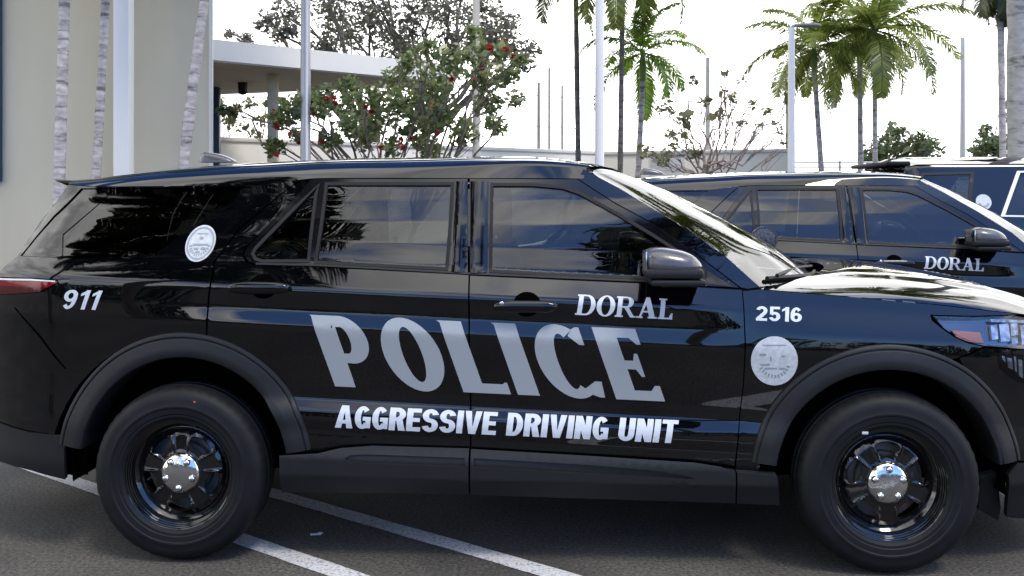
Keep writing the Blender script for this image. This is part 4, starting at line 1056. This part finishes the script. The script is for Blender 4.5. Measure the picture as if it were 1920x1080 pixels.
# ------------------------------------------------------------------ poles
pgrey = pm('pole_grey', (.36, .36, .37), .45, metal=.3, noise=(3, .1, 4, (1, 1, .2)))
pwhite = pm('pole_white', (.68, .68, .67), .5, noise=(2, .05, 4, (1, 1, .2)))
pdark = pm('pole_dark', (.22, .22, .215), .6, noise=(4, .2, 4, (1, 1, .2)))
def pole(name, pxx, Y, wpx, top, mat, label, cat='pole', square=False, group=None):
    r = wpx / F * Y / 2; x = (pxx - CX) / F * Y; h = CAMZ + (CY - top) / F * Y
    t = thing(name, label, cat, (x, Y, 0), 0, group)
    if square: MB().box((0, 0, h / 2), (2 * r, 2 * r, h), r * .12).build('shaft', mat, t)
    else: MB().tube([(0, 0, 0), (0, 0, h * .5), (0, 0, h)], [r * 1.08, r, r * .85], 20).build('shaft', mat, t)
    MB().box((0, 0, .12), (r * 3.2, r * 3.2, .05), .008).build('base_plate', mat, t)
    return t
pole('square_post', 232, 13.2, 29, -160, pwhite, 'white square post standing against the beige wall between the palm trunks', 'post', True)
p = pole('flag_pole', 573, 13.6, 19, -260, pgrey, 'grey aluminium pole in front of the white canopy'); MB().box((.03, -.068, 3.0), (.03, .02, 6.0), .004).build('halyard_strip', pwhite, p)
pole('flag_pole', 1124, 15.0, 17, -300, pwhite, 'white pole to the left of the bright green palm crown')
pole('utility_pole', 893, 18.5, 14, -250, pm('pole_tan', (.45, .42, .38), .8, noise=(5, .15, 4, (1, 1, .2))), 'tan pole rising out of the red flowering tree')
pole('utility_pole', 1327, 25, 9, 108, pgrey, 'thin grey pole with a flat top standing above the bare branching tree')
pole('utility_pole', 1805, 27, 10, 70, pgrey, 'thin pale pole alone against the sky between the green palms and the thick trunk')
pole('utility_pole', 1476, 24.5, 6, 182, pdark, 'short dark pole close beside the white street lamp')
sl = pole('street_lamp', 1484, 16.5, 14, 52, pwhite, 'white street lamp with a flat dark lamp head among the palms', 'street lamp')
hz_ = CAMZ + (CY - 50) / F * 16.5
MB().tube([(0, 0, hz_ - .02), (.06, 0, hz_ + .02), (.2, 0, hz_ + .03)], .03, 8).build('lamp_arm', pdark, sl)
MB().blob((.28, 0, hz_ + .02), (.20, .10, .035), .7, .8).build('lamp_head', pdark, sl)
for pxx, tp_, w_ in ((1010, 155, 7), (1030, 127, 6), (1054, 160, 5)):
    pole('fence_post', pxx, 26.5, w_, tp_, pdark if pxx != 1030 else pgrey, {1010: 'thick dark wire fence post left of the tallest one', 1030: 'tallest thin pale fence post between two dark posts', 1054: 'thin dark wire fence post just left of the palm trunk'}[pxx], 'fence post', group='posts of the wire fence')
wf_ = thing('wire_fence', 'thin horizontal fence wires stretched above the white garden wall', 'fence', (2, 26.6, 0))
m_ = MB()
for z in (4.95, 4.15, 3.35, 2.6): m_.tube([(-2.2, 0, z + .15), (.2, 0, z), (3.6, 0, z - .08), (6, 0, z - .1)], .010, 5)
m_.build('wires', pgrey, wf_)
# railing at the right
rl = thing('metal_railing', 'pale horizontal metal railing behind the cars under the green palms', 'railing', (9.2, 25.5, 0))
m_ = MB()
for z in (2.22, 2.34, 2.46): m_.tube([(-2.5, 0, z), (3.5, 0, z)], .022, 6)
m_.build('rails', pwhite, rl)
for x in np.linspace(-2.4, 3.4, 5): MB().tube([(x, 0, 0), (x, 0, 2.50)], .03, 8).build('post', pgrey, rl)
wall_between('garden_wall', (6.7, 26.2), (18, 27.5), 2.16, .2, white, 'low white wall behind the pale railing at the right')

# ------------------------------------------------------------------ trees
def bark(name, base, amt=.35, ring=10):
    m = pm(name, base, .9, noise=(6, amt, 5, (1.2, 1.2, 3.0)), bump=(25, .4, .01))
    nt = m.node_tree; b = nt.nodes['Principled BSDF']
    co = N(nt.nodes, 'ShaderNodeTexCoord'); nd = N(nt.nodes, 'ShaderNodeTexNoise'); nd.inputs['Scale'].default_value = 1.0; nd.inputs['Detail'].default_value = 4; nd.inputs['Roughness'].default_value = .7
    mpn = N(nt.nodes, 'ShaderNodeMapping'); mpn.inputs['Scale'].default_value = (1.5, 1.5, ring)
    rp = N(nt.nodes, 'ShaderNodeValToRGB'); rp.color_ramp.elements[0].position = .36; rp.color_ramp.elements[0].color = (.34, .33, .32, 1); rp.color_ramp.elements[1].position = .47; rp.color_ramp.elements[1].color = (1, 1, 1, 1)
    mu = N(nt.nodes, 'ShaderNodeMix', data_type='RGBA', blend_type='MULTIPLY'); mu.inputs['Factor'].default_value = 1
    src = b.inputs['Base Color'].links[0].from_socket
    nt.links.new(co.outputs['Object'], mpn.inputs[0]); nt.links.new(mpn.outputs[0], nd.inputs['Vector']); nt.links.new(nd.outputs['Fac'], rp.inputs[0])
    nt.links.new(src, mu.inputs['A']); nt.links.new(rp.outputs[0], mu.inputs['B']); nt.links.new(mu.outputs['Result'], b.inputs['Base Color'])
    return m
bark_palm = bark('palm_bark', (.34, .32, .32)); bark_grey = bark('royal_palm_bark', (.29, .28, .27), .2, 5); bark_br = bark('branch_bark', (.16, .125, .105), .4, 4); bark_pl = bark('pale_branch_bark', (.26, .20, .17), .35, 4); bark_dk = bark('dark_bark', (.10, .095, .085), .3, 10)
leaf_g = leaf_mat('flower_tree_leaf', (.07, .12, .04), (.28, .32, .13), .62)
leaf_d = leaf_mat('dark_tree_leaf', (.07, .075, .055), (.17, .17, .13), .45)
leaf_m = leaf_mat('shrub_leaf', (.05, .075, .03), (.14, .17, .07), .45)
leaf_b = leaf_mat('sparse_leaf', (.09, .11, .04), (.26, .26, .12), .55)
palm_g = leaf_mat('palm_leaf', (.08, .13, .025), (.30, .35, .07), .55)
palm_b = leaf_mat('bright_palm_leaf', (.09, .20, .02), (.28, .42, .05), .55)
palm_x = leaf_mat('shaded_palm_leaf', (.014, .024, .010), (.04, .055, .02), .15)  # silhouette darkness put into the leaf colour of the mirrored palms
palm_d = leaf_mat('dark_palm_leaf', (.04, .055, .025), (.12, .14, .05), .4)
petal = leaf_mat('red_petal', (.24, .025, .02), (.42, .06, .035), .3)
shaft_g = pm('crownshaft_green', (.13, .20, .04), .5, noise=(4, .25, 3, (1, 1, .3)))

def leaf_cloud(centres, radii, count, size, seed, asp=.55, flat=.9):
    """leaf-shaped faces spread through the clumps' volumes"""
    rg_ = np.random.default_rng(seed); V, Fc = [], []
    centres = np.array(centres, float); radii = np.array(radii, float)
    pr = radii ** 1.5 / (radii ** 1.5).sum(); idx = rg_.choice(len(centres), count, p=pr)
    d_ = rg_.normal(size=(count, 3)); d_ /= np.linalg.norm(d_, axis=1, keepdims=True)
    P = centres[idx] + d_ * (radii[idx] * rg_.random(count) ** .5)[:, None] * np.array([1, 1, flat])
    a = rg_.normal(size=(count, 3)); a[:, 2] *= .6; a /= np.linalg.norm(a, axis=1, keepdims=True)
    b = np.cross(a, rg_.normal(size=(count, 3))); b /= np.linalg.norm(b, axis=1, keepdims=True)
    s_ = size * np.exp(rg_.normal(0, .38, count))[:, None]
    q = np.stack([P - a * s_, P + b * s_ * asp - a * s_ * .1, P + a * s_, P - b * s_ * asp - a * s_ * .1], 1).reshape(-1, 3)
    return q, [(4 * i, 4 * i + 1, 4 * i + 2, 4 * i + 3) for i in range(count)]

def bez(a, b, c, n): 
    t = np.linspace(0, 1, n)[:, None]; return (1 - t) ** 2 * a + 2 * t * (1 - t) * b + t * t * c

def clump_tree(name, label, base, fork_h, clumps, count, size, leaf, bk, seed, r0=.08, cat='tree', group=None, flowers=0, stems=3, twigs=5, wob=.018, fsize=.05, spread=.25, lift=.08):
    rg_ = np.random.default_rng(seed); base = np.array(base, float)
    t = thing(name, label, cat, tuple(base), 0, group)
    C = np.array([c[:3] for c in clumps]) - base; rad = np.array([c[3] for c in clumps])
    tb = MB(); forks = []
    for i in range(stems):
        a = 2 * math.pi * i / stems + rg_.uniform(0, 1); f = np.array([math.cos(a) * spread * fork_h * (stems > 1), math.sin(a) * spread * .8 * fork_h * (stems > 1), fork_h * rg_.uniform(.8, 1.1)])
        f[:2] += C[:, :2].mean(0) * .25; forks.append(f)
        tb.tube(bez(np.array([f[0] * .12, f[1] * .12, 0]), np.array([f[0] * .3, f[1] * .3, fork_h * .6]), f, 7), np.linspace(r0, r0 * .6, 7), 8)
    for c, rr_ in zip(C, rad):
        f = forks[int(np.argmin([np.linalg.norm(c - q) for q in forks]))]
        m = (f + c) / 2 + rg_.normal(size=3) * .12 * np.linalg.norm(c - f) + np.array([0, 0, lift * np.linalg.norm(c - f)])
        ln_ = np.linalg.norm(c - f); n = 9; pts = bez(f, m, c, n) + np.concatenate([np.zeros((1, 3)), rg_.normal(size=(n - 1, 3)) * wob * ln_])
        tb.tube(pts, np.linspace(r0 * .42, r0 * .12, n), 5)
        if twigs:
            for _ in range(twigs):
                d_ = rg_.normal(size=3); d_ /= np.linalg.norm(d_); e = c + d_ * rr_ * .95; k_ = rg_.integers(4, n)
                tb.tube(bez(pts[k_], (pts[k_] + e) / 2 + rg_.normal(size=3) * .1 * rr_, e, 5), np.linspace(r0 * .12, r0 * .04, 5), 4)
    tb.build('trunk', bk, t, 60)
    q, f = leaf_cloud(C, rad, count, size, seed + 1); mk('crown', q, f, leaf, t, 0)
    if flowers:
        for k0 in range(flowers):
            k_ = rg_.integers(len(C)); d_ = rg_.normal(size=3); d_[1] = -abs(d_[1]); d_ /= np.linalg.norm(d_)
            q, f = leaf_cloud([C[k_] + d_ * rad[k_] * .95], [fsize], 16, .030, seed * 100 + k0, .8); mk('flower', q, f, petal, t, 0)
    return t

rg0 = np.random.default_rng(5)
def px_clumps(lst, Y, dy, k=1.0):
    o = []
    for (x, y, r_) in lst:
        Yk = Y + rg0.uniform(-dy, dy); p_ = at(x, y, Yk); o.append((*p_, r_ / F * Yk * k))
    return o
fl_cl = [(418, 207, 15), (435, 213, 12), (515, 275, 26), (525, 225, 24), (545, 200, 30), (565, 215, 28), (580, 188, 30), (610, 200, 30), (612, 172, 22), (655, 160, 26), (660, 200, 36), (650, 235, 32), (700, 180, 36), (710, 225, 38), (680, 262, 30),
         (745, 150, 36), (750, 195, 42), (775, 240, 40), (770, 118, 30), (800, 92, 30), (815, 160, 46), (830, 215, 44), (800, 275, 36), (845, 118, 40), (868, 250, 34), (888, 62, 20), (900, 100, 34), (905, 150, 42), (915, 195, 34), (940, 100, 26), (950, 140, 30), (965, 185, 24), (975, 110, 18), (930, 235, 26), (620, 262, 26), (735, 275, 26), (560, 255, 20)]
b_ = at(745, 600, 14.4); b_[2] = .1
clump_tree('flowering_tree', 'sprawling leafy tree dotted with red flowers in front of the white canopy', b_, 1.1, px_clumps(fl_cl, 14.4, .9, .92), 6400, .043, leaf_g, bark_br, 11, .055, flowers=26, stems=4, fsize=.028)
dk_cl = [(500, 40, 26), (530, 60, 30), (540, 25, 36), (620, 20, 46), (640, 60, 44), (690, 50, 52), (700, 5, 50), (740, 80, 42), (770, 40, 50), (800, -10, 55), (840, 30, 48), (600, -30, 60), (900, 20, 48), (930, 60, 40), (960, 90, 34), (980, 120, 26), (1000, 90, 22), (900, 80, 40), (955, 40, 30), (610, 90, 30), (760, 100, 30), (460, 70, 16), (430, 65, 12), (720, -60, 60), (860, -50, 60), (850, 90, 40)]
b_ = at(760, 600, 26); b_[2] = .1
clump_tree('shade_tree', 'tall thin-leaved grey tree rising behind the white canopy', b_, 3.2, px_clumps(dk_cl, 26, 2.0, 1.0), 9800, .056, leaf_d, bark_dk, 21, .2, stems=2)
ba_cl = [(1250, 200, 22), (1265, 260, 26), (1285, 225, 18), (1300, 285, 22), (1320, 190, 14), (1345, 215, 16), (1355, 170, 12), (1370, 182, 16), (1390, 150, 10), (1410, 195, 12), (1300, 150, 10), (1440, 210, 14), (1455, 240, 16), (1475, 265, 14), (1425, 235, 10), (1390, 230, 10), (1240, 300, 20), (1255, 285, 18), (1360, 140, 10), (1480, 190, 10), (1210, 285, 18)]
b_ = at(1330, 600, 19.5); b_[2] = .1
clump_tree('bare_tree', 'spreading tree of twisted bare branches with few small leaf clumps before the cream wall', b_, 2.05, px_clumps(ba_cl, 19.5, .8, 1.0), 760, .048, leaf_b, bark_pl, 31, .06, stems=2, twigs=12, wob=.045, spread=.07, lift=-.14)
sh_cl = [(1640, 285, 30), (1670, 265, 28), (1680, 245, 20), (1700, 275, 34), (1730, 265, 26), (1745, 280, 26), (1660, 295, 30), (1720, 295, 30), (1620, 295, 18), (1690, 305, 30)]
b_ = at(1690, 600, 28.5); b_[2] = .1
clump_tree('shrub', 'rounded loose green shrub behind the railing between the palm trunks and the lone pole', b_, 1.4, px_clumps(sh_cl, 28.5, .7), 2400, .062, leaf_m, bark_br, 41, .06, 'shrub', 'green shrubs behind the railing')
sh2 = [(1835, 290, 20), (1850, 270, 26), (1845, 245, 14), (1870, 285, 28), (1885, 265, 20), (1880, 300, 22), (1890, 220, 14), (1885, 195, 10)]
b_ = at(1862, 600, 28.0); b_[2] = .1
clump_tree('shrub', 'green shrub at the foot of the thick grey trunk at the right', b_, 1.3, px_clumps(sh2, 28, .5), 1600, .062, leaf_m, bark_br, 43, .06, 'shrub', 'green shrubs behind the railing')
b_ = at(455, 600, 20.5); b_[2] = .1
clump_tree('bare_tree', 'thin bare twiggy tree seen through the gap under the canopy', b_, 2.2, px_clumps([(430, 230, 16), (445, 200, 14), (470, 195, 16), (490, 225, 16), (455, 240, 12), (415, 190, 10), (500, 190, 12), (480, 255, 12)], 20.5, .4), 220, .05, leaf_b, bark_dk, 51, .05, stems=2)

# --- palms
def palm(name, label, base, top, r0, r1, L, nfr, seed, leaf, bk, group=None, droop=(1.2, 1.9), e_lo=-25, shaft=True, leaflet=.5, bend=None, sector_=None):
    rg_ = np.random.default_rng(seed); base, top = np.array(base, float), np.array(top, float)
    t = thing(name, label, 'palm tree', tuple(base), 0, group); T = top - base; n = 26
    mid = T * .5 + (np.array(bend) if bend is not None else 0); pts = bez(np.zeros(3), mid, T, n)
    rr = np.linspace(r0, r1, n) * (1 + .05 * rg_.normal(size=n)); rr[0] *= 1.25
    MB().tube(pts, rr, 14).build('trunk', bk, t, 60)
    if shaft: MB().tube([T, T + np.array([0, 0, .25]), T + np.array([0, 0, .62])], [r1 * 1.15, r1 * 1.35, r1 * .6], 12).build('crownshaft', shaft_g, t, 60)
    apex = T + np.array([0, 0, .55 if shaft else .05]); cm = MB(); V, Fc = [], []
    for i in range(nfr):
        az = (2.399963 * i + rg_.uniform(-.25, .25)) if sector_ is None else rg_.uniform(*sector_)
        e0 = R(80 - (80 - e_lo) * (i / max(1, nfr - 1)) ** .9 + rg_.uniform(-6, 6)); dr = rg_.uniform(*droop); l = L * rg_.uniform(.85, 1.1); m = 22
        h = np.array([math.cos(az), math.sin(az), 0]); side = np.array([-math.sin(az), math.cos(az), 0]); p = apex.copy(); P = [p.copy()]; D = []
        for k_ in range(m):
            e = e0 - dr * (k_ / m) ** 1.3; dv = h * math.cos(e) + np.array([0, 0, math.sin(e)]); D.append(dv); p = p + dv * l / m; P.append(p.copy())
        cm.tube(P, np.linspace(.022, .005, m + 1) * (L / 2.0), 4)
        for k_ in range(2, m):
            for sub in (0, .25, .5, .75):
                s_ = (k_ + sub) / m; q = P[k_] * (1 - sub) + P[k_ + 1 if k_ + 1 <= m else m] * sub; dv = D[k_]; upv = np.cross(side, dv); upv = -upv if upv[2] < 0 else upv
                ll = leaflet * L * .5 * (math.sin(math.pi * min(1, .12 + .88 * s_)) ** .6) * rg_.uniform(.85, 1.1) + .04
                for sg in (1, -1):
                    o_ = side * sg * .80 + dv * .55 + upv * rg_.uniform(-.1, .35); o_ /= np.linalg.norm(o_)
                    tip = q + o_ * ll + np.array([0, 0, -ll * rg_.uniform(.25, .55)]); md = q + o_ * ll * .5 + np.array([0, 0, -ll * .06]); wv = dv * (.014 * L / 2 + .006)
                    n0 = len(V); V += [q - wv * .5, q + wv * .5, md + wv, tip, md - wv]; Fc += [(n0, n0 + 1, n0 + 2, n0 + 4), (n0 + 4, n0 + 2, n0 + 3)]
    cm.add(V, Fc); cm.build('crown', leaf, t, 0)
    return t
def gp_(pxx, Y): p_ = at(pxx, 600, Y); p_[2] = .05; return p_
GL = 'slender palms in front of the beige wall'
palm('palm_tree', 'ringed palm trunk nearest the left edge before the beige wall', gp_(103, 11.6), at(133, -420, 11.9), .068, .060, 2.2, 12, 1, palm_g, bark_palm, GL)
palm('palm_tree', 'thinner ringed palm trunk close to the left of the white square post', gp_(166, 12.2), at(218, -380, 12.4), .058, .046, 2.0, 12, 2, palm_g, bark_palm, GL)
palm('palm_tree', 'leaning ringed palm trunk at the right corner of the beige wall', gp_(318, 12.0), at(458, -430, 12.3), .068, .050, 2.1, 12, 3, palm_g, bark_palm, GL, bend=(-.22, 0, 0))
GR = 'green palms behind the parked cars'
palm('palm_tree', 'short palm with the brightest yellow-green crown, right of the white pole', gp_(1188, 20.5), at(1205, 150, 20.5), .062, .055, 1.5, 12, 4, palm_b, bark_palm, GR, leaflet=.44, droop=(1.1, 1.8), e_lo=-30)
palm('palm_tree', 'tall thin dark palm just left of the white pole, crown cut by the top edge', gp_(1087, 21), at(1079, -60, 21), .06, .052, 1.9, 15, 6, palm_d, bark_dk, GR, leaflet=.42)
palm('palm_tree', 'palm whose drooping fronds hang in from the top edge above the bright green palm', gp_(1160, 19.5), at(1168, -45, 19.5), .055, .05, 2.0, 18, 7, palm_g, bark_dk, GR, e_lo=-35, leaflet=.42)
palm('palm_tree', 'left of the three clustered palms, its crown behind the street lamp head', gp_(1553, 22), at(1527, 135, 22), .065, .055, 1.8, 15, 8, palm_g, bark_palm, GR, leaflet=.44, droop=(1.0, 1.7))
palm('palm_tree', 'middle of the three clustered palms with a straight grey trunk', gp_(1615, 24), at(1612, 120, 24), .07, .06, 1.9, 15, 9, palm_g, bark_palm, GR, leaflet=.44)
palm('palm_tree', 'right of the three clustered palms with long yellow-green fronds arching right', gp_(1642, 21.5), at(1640, 105, 21.5), .055, .05, 2.1, 16, 10, palm_g, bark_palm, GR, leaflet=.42, droop=(1.1, 1.8))
palm('palm_tree', 'thick pale grey palm trunk at the right edge', gp_(1908, 14.2), at(1904, -500, 14.2), .135, .125, 2.8, 14, 12, palm_g, bark_grey, 'thick trunked palms at the right edge')
palm('palm_tree', 'thinner grey trunk with dark hanging fronds just left of the thick trunk', gp_(1884, 19), at(1876, 12, 19), .065, .06, 1.05, 18, 13, palm_d, bark_palm, 'thick trunked palms at the right edge', e_lo=-60, droop=(1.4, 2.2))

# --- palms and trees mirrored in paint and glass, plus added unseen hedging
GB = 'palms across the car park behind the camera'
palm('palm_tree', 'palm across the car park mirrored in the rear side glass', (-4.9, -1.8, 0), (-4.8, -1.8, 7.4), .14, .11, 2.6, 18, 14, palm_x, bark_dk, GB, leaflet=.6)
palm('palm_tree', 'bushy palm nearest the camera, mirrored across the rear quarter glass', (-5.5, 1.3, 0), (-5.3, 1.3, 7.3), .14, .11, 2.7, 22, 16, palm_x, bark_dk, GB, leaflet=.5)
palm('palm_tree', 'palm across the car park mirrored low in the front door glass', (1.9, -6.5, 0), (1.9, -6.5, 8.6), .12, .10, 2.2, 16, 15, palm_x, bark_dk, GB)

blocker_leaf = leaf_mat('blocker_leaf', (.010, .017, .008), (.028, .042, .016), .1)
for k0, (y0, x0, x1, h_) in enumerate(((-4.2, -9.5, -1.6, 1.15), (-4.4, .8, 9.5, 1.3), (-9.5, -16, 17, 1.9))):  # added hedging, there only to cut the ground's reflection in the paint
    rh_ = np.random.default_rng(300 + k0); n_ = int((x1 - x0) * 9)
    cen_ = np.stack([rh_.uniform(x0, x1, n_), y0 + rh_.uniform(-.45, .45, n_), rh_.uniform(.2, h_ - .2, n_)], -1)
    t = thing('blocker_hedge', ('low hedging added unseen to block ground reflections, left of the gap behind the camera', 'low hedging added unseen to block ground reflections, right of the gap behind the camera', 'longest and tallest hedging added unseen behind the two low hedges to block ground reflections')[k0], 'blocker_hedge', ((x0 + x1) / 2, y0, 0), 0, 'unseen hedges added to block ground reflections')
    q, f = leaf_cloud(cen_ - np.array([(x0 + x1) / 2, y0, 0]), np.full(n_, .42), int((x1 - x0) * 420), .06, 310 + k0); mk('foliage', q, f, blocker_leaf, t, 0)
    sm_ = MB()
    for x_ in np.arange(x0 + .3, x1, .8): sm_.tube([(x_ - (x0 + x1) / 2, 0, 0), (x_ - (x0 + x1) / 2 + .05, .03, h_ * .8)], [.03, .015], 5)
    sm_.build('stems', bark_dk, t, 60)
rgl = np.random.default_rng(77); cen, rad_ = [], []
for i in range(90):
    x = rgl.uniform(-45, 45); cen.append((x, -27 + rgl.uniform(-2, 2), rgl.uniform(.6, 3.4) + 1.2 * math.sin(x * .23))); rad_.append(rgl.uniform(1.0, 2.0))
q, f = leaf_cloud(cen, rad_, 9000, .30, 78)
o = mk('tree_line', q, f, leaf_mat('far_tree_leaf', (.012, .02, .009), (.03, .045, .018), .1), None, 0); meta(o, 'dark green tree line across the car park mirrored in the doors', 'trees', kind='stuff')
